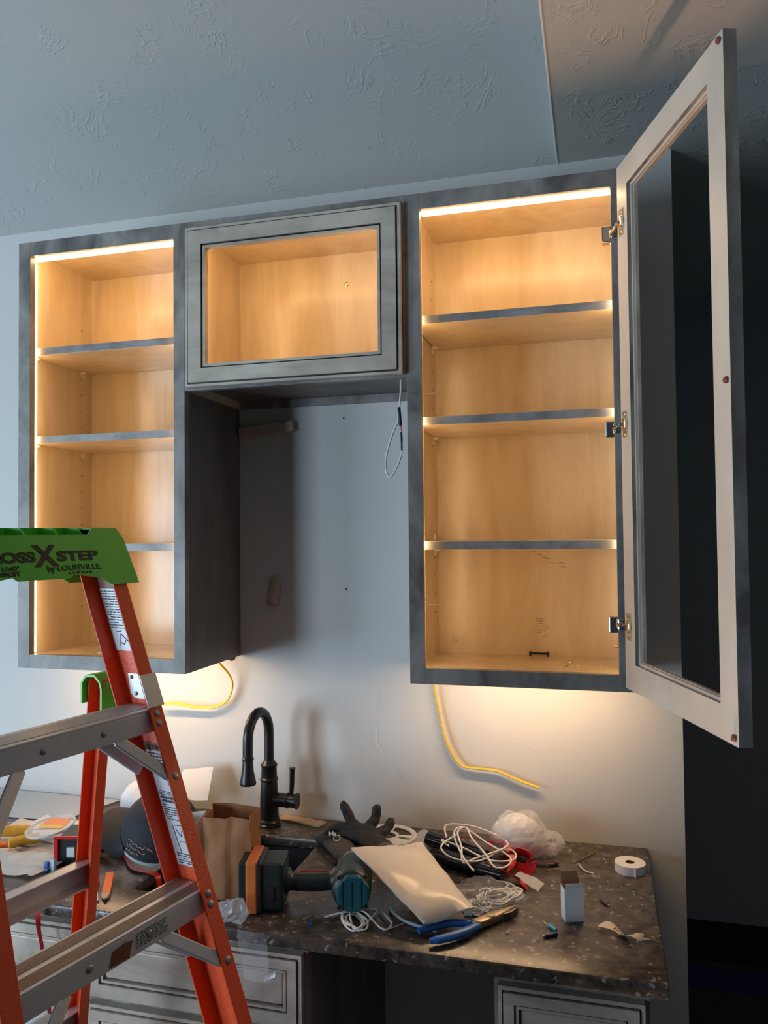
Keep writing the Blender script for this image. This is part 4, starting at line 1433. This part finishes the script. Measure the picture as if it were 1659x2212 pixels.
wb = thing('wire_bundle', 'loose loops of white wire spilling over the red ribbon', 'wire', (-0.25, -0.23, ZC))
loops = [(-0.345, -0.165, 0.045), (-0.352, -0.130, 0.060), (-0.300, -0.125, 0.062), (-0.240, -0.150, 0.058), (-0.205, -0.175, 0.050), (-0.215, -0.205, 0.046), (-0.265, -0.245, 0.038),
         (-0.290, -0.270, 0.036), (-0.300, -0.225, 0.050), (-0.318, -0.170, 0.062), (-0.302, -0.150, 0.066), (-0.282, -0.190, 0.058), (-0.245, -0.240, 0.046), (-0.222, -0.275, 0.036),
         (-0.200, -0.255, 0.030), (-0.195, -0.215, 0.034), (-0.250, -0.190, 0.052), (-0.310, -0.145, 0.064), (-0.325, -0.180, 0.060), (-0.292, -0.255, 0.042), (-0.262, -0.300, 0.034)]
part('wire', MB().tube([(x, y, ZC + z) for x, y, z in loops], 0.0021, 8), 'white_wire', wb, smooth=1)
loops = [(-0.330, -0.215, 0.046), (-0.350, -0.195, 0.050), (-0.300, -0.215, 0.046), (-0.235, -0.240, 0.034), (-0.188, -0.215, 0.030), (-0.190, -0.185, 0.036), (-0.215, -0.195, 0.040), (-0.260, -0.255, 0.036), (-0.315, -0.265, 0.042),
         (-0.345, -0.230, 0.050), (-0.320, -0.175, 0.058)]
part('wire', MB().tube([(x, y, ZC + z) for x, y, z in loops], 0.0021, 8), 'white_wire', wb, smooth=1)

bg_ = thing('wire_bag', 'clear plastic bag of coiled white wire right of the mailer', 'bag', (-0.225, -0.385, ZC))
for i in range(6):
    p = coil(20 + i, (-0.218 + 0.004 * i, -0.372 + 0.005 * i), 0.052, 0.026, 2, 0.030, 0.0019, 0.3, R(48))
    part('wire', MB().tube(p, 0.0018, 6, smooth=3), 'white_wire', bg_, smooth=1)
for i in range(3):
    p = coil(40 + i, (-0.236, -0.405), 0.028, 0.020, 2, 0.026, 0.0019, 0.3, R(20))
    part('wire', MB().tube(p, 0.0018, 6, smooth=3), 'white_wire', bg_, smooth=1)
crumple('wrapper', (-0.222, -0.375, Z + 0.021), (0.066, 0.048, 0.026), 'thin_film', 5, 0.30, 34, 30, parent=bg_)
part('connector', MB().box(-0.262, -0.246, -0.428, -0.416, Z, Z + 0.012), 'white_plastic', bg_, bevel=0.001)
part('tie', MB().tube([(-0.236, -0.398, Z + 0.036), (-0.222, -0.392, Z + 0.040), (-0.212, -0.398, Z + 0.036)], 0.003, 8), 'white_plastic', bg_, smooth=1)

# --- pale cable under the mailer, silver clip, blue pin
tag(part('flat_cable', MB().tube([(-0.408, -0.425, Z + 0.004), (-0.402, -0.450, Z + 0.004), (-0.376, -0.478, Z + 0.004), (-0.345, -0.494, Z + 0.004), (-0.300, -0.505, Z + 0.003)], 0.0030, 8), 'pale_blue', smooth=1),
    'pale grey-blue cable curving out from under the mailer', 'cable')
tag(part('wire_clip', MB().sheet(lambda u, v: (-0.4365 + 0.010 * u, -0.470 + 0.013 * v, Z + 0.004 + 0.006 * math.sin(PI * u)), 6, 2, 0.0008), 'rivet', smooth=1),
    'small bent silver clip beside the white wire tangle', 'clip')
bp_ = thing('crimp_connector', 'bright blue crimp connector in front of the drill', 'connector', (-0.536, -0.535, ZC))
part('sleeve', MB().tube([(-0.541, -0.526, Z + 0.0026), (-0.534, -0.543, Z + 0.0026)], 0.0026, 10, smooth=0), 'blue_plastic', bp_, smooth=1)
part('tip', MB().tube([(-0.541, -0.526, Z + 0.0026), (-0.543, -0.521, Z + 0.0026)], 0.0016, 8, smooth=0), 'rivet', bp_)

# --- plastic-wrapped ball
bl = thing('wrapped_bundle', 'white bundle in clear shrink wrap near the back wall', 'bundle', (-0.185, -0.115, ZC))
crumple('bundle', (-0.190, -0.115, Z + 0.045), (0.058, 0.050, 0.048), 'foam_white', 11, 0.10, 14, 26, parent=bl, smooth=1)
crumple('wrap', (-0.185, -0.115, Z + 0.046), (0.066, 0.056, 0.053), 'clear_film', 12, 0.16, 26, 34, parent=bl)
crumple('wrap_tail', (-0.118, -0.100, Z + 0.030), (0.034, 0.028, 0.026), 'clear_film', 14, 0.30, 30, 22, parent=bl)

# --- rolled black tubes and red ribbon
tb = thing('black_sleeve', 'black plastic-wrapped roll under the white wire', 'roll', (-0.30, -0.16, ZC))
part('roll', MB().tube([(-0.395, -0.118, Z + 0.022), (-0.330, -0.150, Z + 0.021), (-0.250, -0.200, Z + 0.020)], 0.020, 18, flat=0.85), 'black_vinyl', tb, smooth=1)
tb2 = thing('black_sleeve', 'second black roll in front, half under the mailer edge', 'roll', (-0.29, -0.23, ZC))
part('roll', MB().tube([(-0.352, -0.206, Z + 0.020), (-0.290, -0.234, Z + 0.020), (-0.205, -0.262, Z + 0.018)], 0.019, 18, flat=0.8), 'black_vinyl', tb2, smooth=1)


def ribbon(pts, w, thick=0.0007, steps=6, tilt=None):
    """flat strip following pts; tilt gives its roll about its length"""
    P_ = [Vector(p) for p in pts]
    q = []
    for i in range(len(P_) - 1):
        p0, p1, p2, p3 = P_[max(i - 1, 0)], P_[i], P_[i + 1], P_[min(i + 2, len(P_) - 1)]
        for k in range(steps):
            t_ = k / steps
            q.append(0.5 * ((2 * p1) + (-p0 + p2) * t_ + (2 * p0 - 5 * p1 + 4 * p2 - p3) * t_ ** 2 + (-p0 + 3 * p1 - 3 * p2 + p3) * t_ ** 3))
    q.append(P_[-1])
    N = len(q)

    def fn(u, v):
        i = min(int(round(u * (N - 1))), N - 1)
        d = (q[min(i + 1, N - 1)] - q[max(i - 1, 0)]).normalized()
        s_ = d.cross(Vector((0, 0, 1)))
        s_ = s_.normalized() if s_.length > 1e-4 else Vector((1, 0, 0))
        up = s_.cross(d)
        a = (tilt[0] + (tilt[1] - tilt[0]) * u) if tilt else 0
        o = (s_ * math.cos(a) + up * math.sin(a)) * (v - 0.5) * w
        r = q[i] + o
        return r
    return MB().sheet(fn, N - 1, 2, thick)


rb = thing('red_ribbon', 'red plastic ribbon wound round the black rolls beside the wrapped bundle', 'ribbon', (-0.22, -0.18, ZC))
part('strip', ribbon([(-0.375, -0.165, Z + 0.036), (-0.325, -0.165, Z + 0.045), (-0.275, -0.165, Z + 0.048), (-0.225, -0.160, Z + 0.036), (-0.195, -0.155, Z + 0.014)], 0.016, tilt=(0.3, 0.6)), 'red_plastic', rb, smooth=1)
part('strip', ribbon([(-0.252, -0.140, Z + 0.020), (-0.235, -0.130, Z + 0.046), (-0.212, -0.160, Z + 0.044), (-0.190, -0.200, Z + 0.020), (-0.200, -0.235, Z + 0.010)], 0.014, tilt=(0.1, -0.5)), 'red_plastic', rb, smooth=1)
part('strip', ribbon([(-0.215, -0.175, Z + 0.012), (-0.175, -0.180, Z + 0.034), (-0.150, -0.190, Z + 0.022), (-0.160, -0.205, Z + 0.008), (-0.185, -0.200, Z + 0.006)], 0.026, tilt=(0.9, 1.3)), 'red_plastic', rb, smooth=1)
part('strip', ribbon([(-0.165, -0.165, Z + 0.005), (-0.130, -0.160, Z + 0.010), (-0.095, -0.150, Z + 0.004)], 0.020, tilt=(0.2, 0.5)), 'red_plastic', rb, smooth=1)
part('strip', ribbon([(-0.240, -0.245, Z + 0.030), (-0.205, -0.262, Z + 0.022), (-0.165, -0.272, Z + 0.010), (-0.158, -0.290, Z + 0.004)], 0.026, tilt=(0.4, 0.9)), 'red_plastic', rb, smooth=1)
quad = quad_sheet('plastic_scrap', (-0.185, -0.262, Z + 0.012), (-0.128, -0.300, Z + 0.004), (-0.118, -0.265, Z + 0.006), (-0.170, -0.235, Z + 0.014), 'clear_film', 0.006, 8, 8, 0.0004, 3, 40)
tag(quad, 'scrap of clear film sticking out beside the red ribbon', 'plastic')
quad = quad_sheet('zip_bag', (-0.470, -0.110, Z + 0.002), (-0.390, -0.150, Z + 0.002), (-0.365, -0.080, Z + 0.012), (-0.425, -0.035, Z + 0.008), 'clear_film', 0.006, 10, 10, 0.0004, 8, 30)
tag(quad, 'empty clear zip bag lying behind the mailer', 'bag')
tag(part('wire_strand', MB().tube([(-0.655, -0.335, Z + 0.002), (-0.62, -0.325, Z + 0.008), (-0.570, -0.325, Z + 0.010), (-0.530, -0.335, Z + 0.006)], 0.0016, 6), 'red_plastic', smooth=1),
    'thin red wire across the corner of the sink opening', 'wire')

# --- white plastic ring lid
rg = MB()
MR = Matrix.Translation((-0.505, -0.085, Z + 0.004))
rg.lathe([(0.066, 0), (0.070, 0.0015), (0.070, 0.004), (0.061, 0.004), (0.058, 0.001), (0.066, 0)], 48, M=MR, closed=False)
ring = part('spool_end', rg, 'white_plastic', smooth=0.8)
tag(ring, 'white plastic spool end lying behind the gloves', 'spool')
pts = []
sp_ = MB()
for a0, a1 in ((R(-95), R(-20)), (R(85), R(160)), (R(-5), R(15)), (R(175), R(200))):
    prof = [(0.030, a0), (0.030, a1)]
    arc_o = [(0.060 * math.cos(a0 + (a1 - a0) * k / 8), 0.060 * math.sin(a0 + (a1 - a0) * k / 8)) for k in range(9)]
    arc_i = [(0.026 * math.cos(a1 + (a0 - a1) * k / 8), 0.026 * math.sin(a1 + (a0 - a1) * k / 8)) for k in range(9)]
    sp_.prism([(x - 0.505, y - 0.085, Z + 0.005) for x, y in arc_o + arc_i], (0, 0, 0.0016))
part('web', sp_, 'white_plastic', ring)
part('hub', MB().lathe([(0.020, 0), (0.027, 0), (0.027, 0.003), (0.020, 0.003), (0.020, 0)], 30, M=MR, closed=False), 'white_plastic', ring, smooth=0.7)

# --- work gloves
def glove(name, label, palm, wrist, fingers, thumb, mat_back='glove_black'):
    """palm/wrist: points; fingers: lists of points from knuckle to tip"""
    g = thing(name, label, 'glove', (palm[0], palm[1], ZC))
    mb = MB()
    pm, wr = Vector(palm), Vector(wrist)
    ax = (pm - wr).normalized()
    M = ax.to_track_quat('Y', 'Z').to_matrix().to_4x4()
    mb.ball(pm, (0.040, 0.042, 0.017), 18, M=M)
    mb.tube([wr, wr + (pm - wr) * 0.5, pm], [0.026, 0.034], 16, flat=0.55)
    for fgr in fingers:
        pts_ = [pm + (Vector(fgr[0]) - pm) * 0.35] + [Vector(q_) for q_ in fgr]
        mb.tube(pts_, [0.0145, 0.0110], 12, smooth=4)
        mb.ball(fgr[-1], 0.0110, 10)
    pts_ = [pm + (Vector(thumb[0]) - pm) * 0.3] + [Vector(q_) for q_ in thumb]
    mb.tube(pts_, [0.015, 0.0105], 12, smooth=4)
    mb.ball(thumb[-1], 0.0106, 10)
    sh = remeshed('shell', mb, mat_back, 0.0030, g, 5)
    for v_ in sh.data.vertices:
        q_ = Vector(v_.co)
        d_ = noise.noise(q_ * 55) * 0.0035 + noise.noise(q_ * 120) * 0.0018
        v_.co = q_ + v_.normal * d_
    return g


g1 = glove('work_glove', 'black rubber-coated glove with a finger pointing up, on the pile behind the mailer', (-0.545, -0.165, ZC + 0.036), (-0.475, -0.235, ZC + 0.034),
           [[(-0.572, -0.140, ZC + 0.044), (-0.590, -0.130, ZC + 0.062), (-0.605, -0.125, ZC + 0.086)],
            [(-0.580, -0.158, ZC + 0.036), (-0.612, -0.150, ZC + 0.040), (-0.634, -0.158, ZC + 0.028)],
            [(-0.582, -0.178, ZC + 0.030), (-0.610, -0.185, ZC + 0.028), (-0.630, -0.190, ZC + 0.016)],
            [(-0.540, -0.130, ZC + 0.040), (-0.528, -0.115, ZC + 0.055), (-0.526, -0.112, ZC + 0.078)]],
           [(-0.512, -0.150, ZC + 0.034), (-0.496, -0.130, ZC + 0.040), (-0.490, -0.118, ZC + 0.050)])
part('cuff', MB().tube([(-0.475, -0.235, ZC + 0.034), (-0.462, -0.248, ZC + 0.034)], 0.027, 16, smooth=0, flat=0.55), 'glove_grey', g1, smooth=1)
g2 = glove('work_glove', 'black glove with a printed grey back lying at the bottom of the pair', (-0.595, -0.185, ZC + 0.016), (-0.545, -0.265, ZC + 0.016),
           [[(-0.620, -0.160, ZC + 0.016), (-0.640, -0.135, ZC + 0.014), (-0.648, -0.115, ZC + 0.012)],
            [(-0.612, -0.150, ZC + 0.018), (-0.625, -0.122, ZC + 0.020), (-0.628, -0.098, ZC + 0.020)],
            [(-0.600, -0.145, ZC + 0.018), (-0.605, -0.115, ZC + 0.026), (-0.604, -0.092, ZC + 0.020)],
            [(-0.630, -0.175, ZC + 0.014), (-0.652, -0.155, ZC + 0.012), (-0.664, -0.140, ZC + 0.011)]],
           [(-0.575, -0.165, ZC + 0.016), (-0.560, -0.140, ZC + 0.014), (-0.555, -0.122, ZC + 0.012)], 'glove_grey')
mbt = text_mb('Ma', 0.016, 0.0004)
part('lettering', mbt.xf(frame_m((-0.618, -0.198, ZC + 0.0365), (0.93, 0.36, 0.05), (-0.3, 0.7, 0.45))), 'white_plastic', g2, merge=False)
em = MB()
em.lathe([(0.0085, 0), (0.0085, 0.0006), (0.0068, 0.0006), (0.0068, 0), (0.0085, 0)], 20, M=frame_m((-0.596, -0.205, ZC + 0.0362), (0.93, 0.36, 0.05), (-0.3, 0.7, 0.45)), closed=False)
part('emblem', em, 'white_plastic', g2)

# --- paper bags by the sink
def bag(name, label, x0, x1, y0, y1, h, mat, seed, rot, tear):
    t_ = thing(name, label, 'bag', ((x0 + x1) / 2, (y0 + y1) / 2, ZC))
    M = Matrix.Translation(((x0 + x1) / 2, (y0 + y1) / 2, 0)) @ Matrix.Rotation(rot, 4, 'Z') @ Matrix.Translation((-(x0 + x1) / 2, -(y0 + y1) / 2, 0))
    xm = (x0 + x1) / 2
    ym = (y0 + y1) / 2
    ring_ = [(x0, y0), (xm - 0.004, y0 - 0.003), (xm + 0.010, y0 + 0.002), (x1, y0), (x1 - 0.010, ym), (x1, y1), (xm, y1 + 0.002), (x0, y1), (x0 + 0.012, ym)]
    n_, m_ = len(ring_), 12
    rnd_ = random.Random(seed)
    tops = [h * (1 + tear * rnd_.uniform(-1, 1)) for _ in ring_]

    def fn(u, v):
        k = u * n_
        i = int(k) % n_
        f_ = k - int(k)
        a, b = ring_[i], ring_[(i + 1) % n_]
        hh = tops[i] * (1 - f_) + tops[(i + 1) % n_] * f_
        x, y = a[0] + (b[0] - a[0]) * f_, a[1] + (b[1] - a[1]) * f_
        squeeze = 1 - 0.06 * v
        x, y = xm + (x - xm) * squeeze, ym + (y - ym) * squeeze
        p_ = Vector((x, y, Z + 0.001 + hh * v))
        d_ = jit(p_, 0.006, 26, seed) * (0.3 + v)
        return M @ (p_ + Vector((d_ * 0.6, d_, 0)))
    part('wall', MB().sheet(fn, n_ * 5, m_, 0.0006), mat, t_, smooth=0.5)
    part('base', MB().box(x0 + 0.004, x1 - 0.004, y0 + 0.004, y1 - 0.004, Z, Z + 0.001).xf(M), mat, t_)
    return t_


bag('paper_bag', 'open brown kraft paper bag standing by the sink', -0.7960, -0.6900, -0.480, -0.420, 0.168, 'kraft', 4, R(6), 0.05)
bag('paper_bag', 'crumpled white paper bag standing left of the brown one', -0.8680, -0.8040, -0.500, -0.435, 0.155, 'white_paper', 6, R(2), 0.08)

# wood shim behind the faucet
M = Matrix.Translation((-0.752, -0.031, Z + 0.003)) @ Matrix.Rotation(R(-14), 4, 'Z')
tag(part('wood_shim', MB().prism([(-0.065, -0.016, 0), (0.065, -0.016, 0), (0.065, -0.016, 0.005), (-0.065, -0.016, 0.002)], (0, 0.034, 0)).xf(Matrix.Translation((0, 0, -0.0026)) @ M), 'shim_wood'),
    'pale wood shim lying behind the faucet', 'shim')
M = Matrix.Translation((-0.90, -0.06, Z + 0.003)) @ Matrix.Rotation(R(-8), 4, 'Z')
tag(part('wood_shim', MB().box(-0.05, 0.05, -0.014, 0.014, -0.0026, 0.002).xf(M), 'shim_wood'), 'second wood shim behind the brown bag', 'shim')

# --- black cap
hc = thing('baseball_cap', 'black baseball cap lying behind the ladder rail', 'cap', (-1.03, -0.31, ZC))
MCp = Matrix.Translation((-0.990, -0.315, Z + 0.052)) @ Matrix.Rotation(R(24), 4, 'X') @ Matrix.Rotation(R(16), 4, 'Y') @ Matrix.Scale(1.08, 4)
prof = [(0.083 * math.cos(a) ** 0.8 if a < PI / 2 - 0.01 else 0.0006, 0.088 * math.sin(a)) for a in [PI / 2 * i / 10 for i in range(11)]]
inn = [(max(r - 0.003, 0.0005), h - 0.003 if i else h) for i, (r, h) in enumerate(prof)][::-1]


def capfix(mb, M):
    vs_ = []
    for p in mb.v:
        q_ = M @ Vector(p)
        q_.z = max(q_.z, Z + 0.0005)
        vs_.append(tuple(q_))
    mb.v = vs_
    return mb


part('crown', capfix(MB().lathe(prof + inn, 36, closed=False), MCp), 'cap_navy', hc, smooth=1)
part('band', capfix(MB().lathe([(0.0835, -0.002), (0.0842, 0.006), (0.0805, 0.006), (0.0805, -0.002), (0.0835, -0.002)], 36, closed=False), MCp), 'cap_band', hc, smooth=1)


def brim(u, v):
    a = PI + 0.25 + (u - 0.5) * 1.5
    rr = 0.082 + 0.050 * v * (1 - (abs(u - 0.5) * 2) ** 2.6 * 0.85)
    return (rr * math.cos(a), rr * math.sin(a), 0.012 + 0.024 * math.cos((u - 0.5) * 3.0) * v - 0.026 * v)


part('brim', capfix(MB().sheet(brim, 16, 6, 0.003), MCp), 'cap_navy', hc, smooth=1)
part('button', MB().ball((0, 0, 0.089), (0.006, 0.006, 0.003), 10).xf(MCp), 'cap_navy', hc, smooth=1)
rnd = random.Random(5)
for row in range(3):
    mb = MB()
    for k in range(9 - row * 2):
        th_, ph = R(-118 + row * 0 + k * 5.0), R(26 - row * 7)
        pts_ = []
        for q_ in range(3):
            t2, p2 = th_ + R(2.2 * q_), ph + R(rnd.uniform(-2.2, 2.2))
            pts_.append(MCp @ Vector((0.0845 * math.cos(p2) ** 0.8 * math.cos(t2), 0.0845 * math.cos(p2) ** 0.8 * math.sin(t2), 0.0890 * math.sin(p2))))
        mb.tube(pts_, 0.0007, 5, smooth=2)
    part('embroidery', mb, 'gold_thread', hc, label='faint gold script')

# --- white bundle and paper behind the cap
crumple('foam_bundle', (-1.150, -0.110, Z + 0.050), (0.075, 0.060, 0.055), 'foam_white', 21, 0.14, 16, 26, smooth=1)
tag(bpy.data.objects['foam_bundle'], 'white wrapped bundle by the back wall behind the cap', 'bundle')
qs = quad_sheet('paper_sheet', (-1.07, -0.12, Z + 0.06), (-0.985, -0.095, Z + 0.055), (-0.990, -0.050, Z + 0.130), (-1.075, -0.060, Z + 0.115), 'white_paper', 0.006, 8, 8, 0.0005, 5, 20)
tag(qs, 'crumpled white paper standing up behind the cap', 'paper')
qs = quad_sheet('film_sheet', (-1.80, -0.20, Z + 0.002), (-1.36, -0.18, Z + 0.002), (-1.30, -0.012, Z + 0.006), (-1.80, -0.010, Z + 0.008), 'milky_film', 0.003, 14, 8, 0.0005, 15, 8)
tag(qs, 'milky plastic sheet on the counter against the wall at far left', 'plastic')

# --- left pile: papers, plastic, handles, lid
qs = quad_sheet('paper_sheet', (-1.46, -0.36, Z + 0.001), (-1.25, -0.44, Z + 0.001), (-1.22, -0.25, Z + 0.006), (-1.47, -0.20, Z + 0.006), 'cream_paper', 0.004, 8, 8, 0.0005, 2, 12)
tag(qs, 'large cream sheet under the pile at left', 'paper')
qs = quad_sheet('paper_sheet', (-1.42, -0.30, Z + 0.010), (-1.27, -0.33, Z + 0.010), (-1.25, -0.215, Z + 0.016), (-1.40, -0.19, Z + 0.016), 'white_paper', 0.006, 8, 8, 0.0005, 4, 16)
tag(qs, 'white sheet with a bent corner on the pile at left', 'paper')
qs = quad_sheet('plastic_sheet', (-1.44, -0.50, Z + 0.002), (-1.20, -0.49, Z + 0.003), (-1.16, -0.39, Z + 0.012), (-1.42, -0.40, Z + 0.010), 'milky_film', 0.012, 16, 10, 0.0005, 7, 26)
tag(qs, 'crinkled clear plastic bag at the front left of the counter', 'plastic')
for nm, a, b, lab in (('screwdriver', (-1.46, -0.345, 0.024), (-1.352, -0.300, 0.024), 'screwdriver with a mustard handle at the left edge of the picture'),
                      ('screwdriver', (-1.352, -0.385, 0.022), (-1.300, -0.335, 0.024), 'second mustard handle half under the clear lid')):
    t = thing(nm, lab, 'screwdriver', (a[0], a[1], ZC))
    va, vb = Vector((a[0], a[1], ZC + a[2])), Vector((b[0], b[1], ZC + b[2]))
    part('handle', MB().tube([va, va + (vb - va) * 0.15, va + (vb - va) * 0.85, vb], [0.008, 0.0125, 0.0125, 0.007], 12, smooth=3), 'yellow_handle', t, smooth=1)
    part('shaft', MB().tube([vb, vb + (vb - va).normalized() * 0.07], 0.0024, 8, smooth=0), 'chrome', t, smooth=1)
ld = thing('plastic_tub', 'round clear plastic tub with an orange and yellow label', 'tub', (-1.285, -0.315, ZC))
ML_ = Matrix.Translation((-1.285, -0.318, Z + 0.040)) @ Matrix.Rotation(R(8), 4, 'X') @ Matrix.Rotation(R(-6), 4, 'Y')
part('rim', MB().lathe([(0.054, 0), (0.058, 0.002), (0.058, 0.006), (0.053, 0.006), (0.054, 0)], 36, M=ML_, closed=False), 'milky_film', ld, smooth=1)
part('disc', MB().lathe([(0.053, 0.003), (0.053, 0.005), (0.002, 0.006), (0.002, 0.003)], 36, M=ML_), 'clear_film', ld, smooth=1)
part('label', MB().prism([(-0.030, 0.000, 0.007), (0.044, 0.004, 0.007), (0.036, 0.030, 0.007), (-0.026, 0.034, 0.007)], (0, 0, 0.0012)).xf(ML_ @ Matrix.Rotation(R(-6), 4, 'Z')), 'orange_label', ld)
part('label', MB().prism([(-0.026, -0.014, 0.007), (0.044, -0.012, 0.007), (0.044, 0.003, 0.007), (-0.030, -0.001, 0.007)], (0, 0, 0.0012)).xf(ML_ @ Matrix.Rotation(R(-6), 4, 'Z')), 'yellow_label', ld)
t = thing('utility_knife', 'red-orange knife handle at the left edge beside the mustard handles', 'knife', (-1.39, -0.395, ZC))
part('body', MB().tube([(-1.430, -0.410, Z + 0.016), (-1.380, -0.392, Z + 0.018), (-1.350, -0.378, Z + 0.016)], [0.010, 0.013, 0.008], 10, flat=0.7), 'orange_wood', t, smooth=1)
part('blade', MB().box(-1.350, -1.300, -0.379, -0.371, Z + 0.014, Z + 0.0155), 'steel_dark', t)
t = thing('tool_case', 'dark box with red edges half hidden by the back ladder leg', 'box', (-1.15, -0.36, ZC))
MB_ = Matrix.Translation((-1.172, -0.372, Z)) @ Matrix.Rotation(R(15), 4, 'Z')
part('body', MB().box(-0.030, 0.040, -0.045, 0.045, 0, 0.062).xf(MB_), 'tool_black', t, bevel=0.004)
for b_ in ((-0.033, -0.024, -0.050, -0.044, 0, 0.066), (0.034, 0.043, -0.050, -0.044, 0, 0.066), (-0.033, 0.043, -0.050, -0.044, 0.062, 0.068)):
    part('edge', MB().box(*b_).xf(MB_), 'red_plastic', t, bevel=0.001)
part('latch', MB().box(-0.004, 0.014, -0.051, -0.0445, 0.022, 0.044).xf(MB_), 'white_plastic', t, bevel=0.001)
for i, (x, y) in enumerate(((-1.190, -0.452), (-1.178, -0.446))):
    tag(part('plastic_anchor', MB().box(x - 0.005, x + 0.005, y - 0.004, y + 0.004, Z, Z + 0.022 + 0.004 * i), 'blue_plastic' if i == 0 else 'pale_blue', bevel=0.0015),
        ('deep blue plastic tab' if i == 0 else 'pale blue plastic tab') + ' at the plastic bag edge beside the ladder', 'plastic')
# carpenter pencil and red screwdriver
cp = thing('carpenter_pencil', 'flat orange carpenter pencil lying beside the ladder leg', 'pencil', (-1.005, -0.50, ZC))
a, b = Vector((-1.040, -0.437, Z + 0.005)), Vector((-0.978, -0.545, Z + 0.005))
dd = (b - a).normalized()
Mp = frame_m(a, dd, (0, 0, 1))
Lp = (b - a).length
part('body', MB().box(0, Lp * 0.86, -0.0045, 0.0045, -0.0085, 0.0085, M=Mp), 'orange_wood', cp, bevel=0.0012)
tip = MB()
w0 = [Mp @ Vector((Lp * 0.86, y_, z_)) for y_, z_ in ((-0.0045, -0.0085), (0.0045, -0.0085), (0.0045, 0.0085), (-0.0045, 0.0085))]
w1 = [Mp @ Vector((Lp * 0.98, y_, z_)) for y_, z_ in ((-0.0015, -0.003), (0.0015, -0.003), (0.0015, 0.003), (-0.0015, 0.003))]
tip.add(w0 + w1, [(0, 1, 2, 3), (4, 7, 6, 5)] + [(i, (i + 1) % 4, 4 + (i + 1) % 4, 4 + i) for i in range(4)])
part('cut_end', tip, 'pencil_wood', cp)
part('lead', MB().box(Lp * 0.98, Lp * 1.04, -0.0014, 0.0014, -0.0028, 0.0028, M=Mp), 'matte_black', cp)
rs = thing('screwdriver', 'slim red screwdriver lying left of the orange pencil', 'screwdriver', (-1.03, -0.49, ZC))
a, b, c_ = Vector((-1.095, -0.415, Z + 0.007)), Vector((-1.034, -0.492, Z + 0.006)), Vector((-0.990, -0.552, Z + 0.003))
part('handle', MB().tube([a, a + (b - a) * 0.5, b], [0.007, 0.0055], 10), 'red_plastic', rs, smooth=1)
part('shaft', MB().tube([b, c_], 0.0017, 8, smooth=0), 'chrome', rs, smooth=1)
# red ribbons around the cap
rr_ = thing('red_ribbon', 'tangle of red ribbon between the back ladder leg and the cap', 'ribbon', (-1.14, -0.28, ZC))
part('strip', ribbon([(-1.20, -0.235, Z + 0.012), (-1.160, -0.255, Z + 0.030), (-1.120, -0.285, Z + 0.020), (-1.075, -0.290, Z + 0.026)], 0.022, tilt=(0.3, 0.8)), 'red_plastic', rr_, smooth=1)
part('strip', ribbon([(-1.175, -0.310, Z + 0.006), (-1.140, -0.300, Z + 0.024), (-1.110, -0.325, Z + 0.012), (-1.060, -0.345, Z + 0.004), (-1.01, -0.395, Z + 0.003), (-0.965, -0.405, Z + 0.003)], 0.015, tilt=(0.6, 0.1)), 'red_plastic', rr_, smooth=1)
part('strip', ribbon([(-1.150, -0.330, Z + 0.020), (-1.125, -0.350, Z + 0.012), (-1.095, -0.340, Z + 0.024), (-1.070, -0.325, Z + 0.014)], 0.018, tilt=(1.0, 0.4)), 'red_plastic', rr_, smooth=1)
part('strip', ribbon([(-0.965, -0.405, Z + 0.003), (-0.945, -0.410, Z + 0.002), (-0.935, -0.413, Z - 0.010), (-0.932, -0.415, Z - 0.070)], 0.013, tilt=(0, 0)), 'red_plastic', rr_, smooth=1)
crumple('clear_wrap', (-1.115, -0.300, Z + 0.018), (0.060, 0.045, 0.024), 'thin_film', 31, 0.3, 30, 22)
tag(bpy.data.objects['clear_wrap'], 'crumpled clear wrap lying among the red ribbon by the cap', 'plastic')
hang = ribbon([(-1.105, -0.575, Z + 0.004), (-1.098, -0.592, Z - 0.001), (-1.096, -0.596, Z - 0.040), (-1.086, -0.596, 0.865), (-1.070, -0.597, 0.760), (-1.072, -0.597, 0.70)], 0.010)
tag(part('red_strap', hang, 'red_plastic', smooth=1), 'narrow red strap hanging over the counter edge at far left', 'strap')
# clear plastic near the drill, partly over the front edge
cw = crumple('clear_wrap', (-0.690, -0.555, Z + 0.018), (0.030, 0.022, 0.022), 'clear_film', 33, 0.4, 34, 20)
tag(cw, 'crumpled clear wrap by the drill battery at the counter edge', 'plastic')
fl = MB().sheet(lambda u, v: (-0.665 + 0.055 * u + 0.012 * v, -0.585 - 0.004 * math.sin(v * 6 + u * 3), ZC + 0.002 - 0.090 * v), 6, 8, 0.0003)
tag(part('film_strip', fl, 'thin_film', smooth=1), 'strip of clear film hanging over the counter edge onto the drawer', 'plastic')
gl = MB().sheet(lambda u, v: (-0.610 + 0.022 * u, -0.590 + 0.005 * u * v, 0.868 + 0.008 * v + 0.012 * u), 3, 3, 0.0003)
tag(part('film_scrap', gl, 'clear_film', smooth=1), 'glinting scrap of clear film against the drawer front', 'plastic')
# pale plastic caught on the ladder's back section, bottom left
pb = MB()


def wrap_fn(u, v):
    x = -0.735 + 0.085 * u
    y = LSC + 0.085 + 0.05 * v
    p_ = Vector((x, y, 0))
    return (x, y, 0.848 + 0.022 * math.sin(u * 5.0 + 1.0) - 0.035 * u * u + jit(p_, 0.008, 40, 3))


lw_ = MB().sheet(wrap_fn, 10, 5, 0.0008)
ML2 = Matrix.Translation(tuple(ln * 0 + Vector((0, 0, 0)))) @ Matrix.Rotation(-LAZ, 4, 'Z')
tag(part('plastic_wrapper', lw_.xf(ML2), 'pale_blue', smooth=0.8), 'pale blue plastic wrapper draped over the lower back bar of the ladder', 'plastic')

for o in bpy.data.objects:
    if '_base' in o:
        del o['_base']
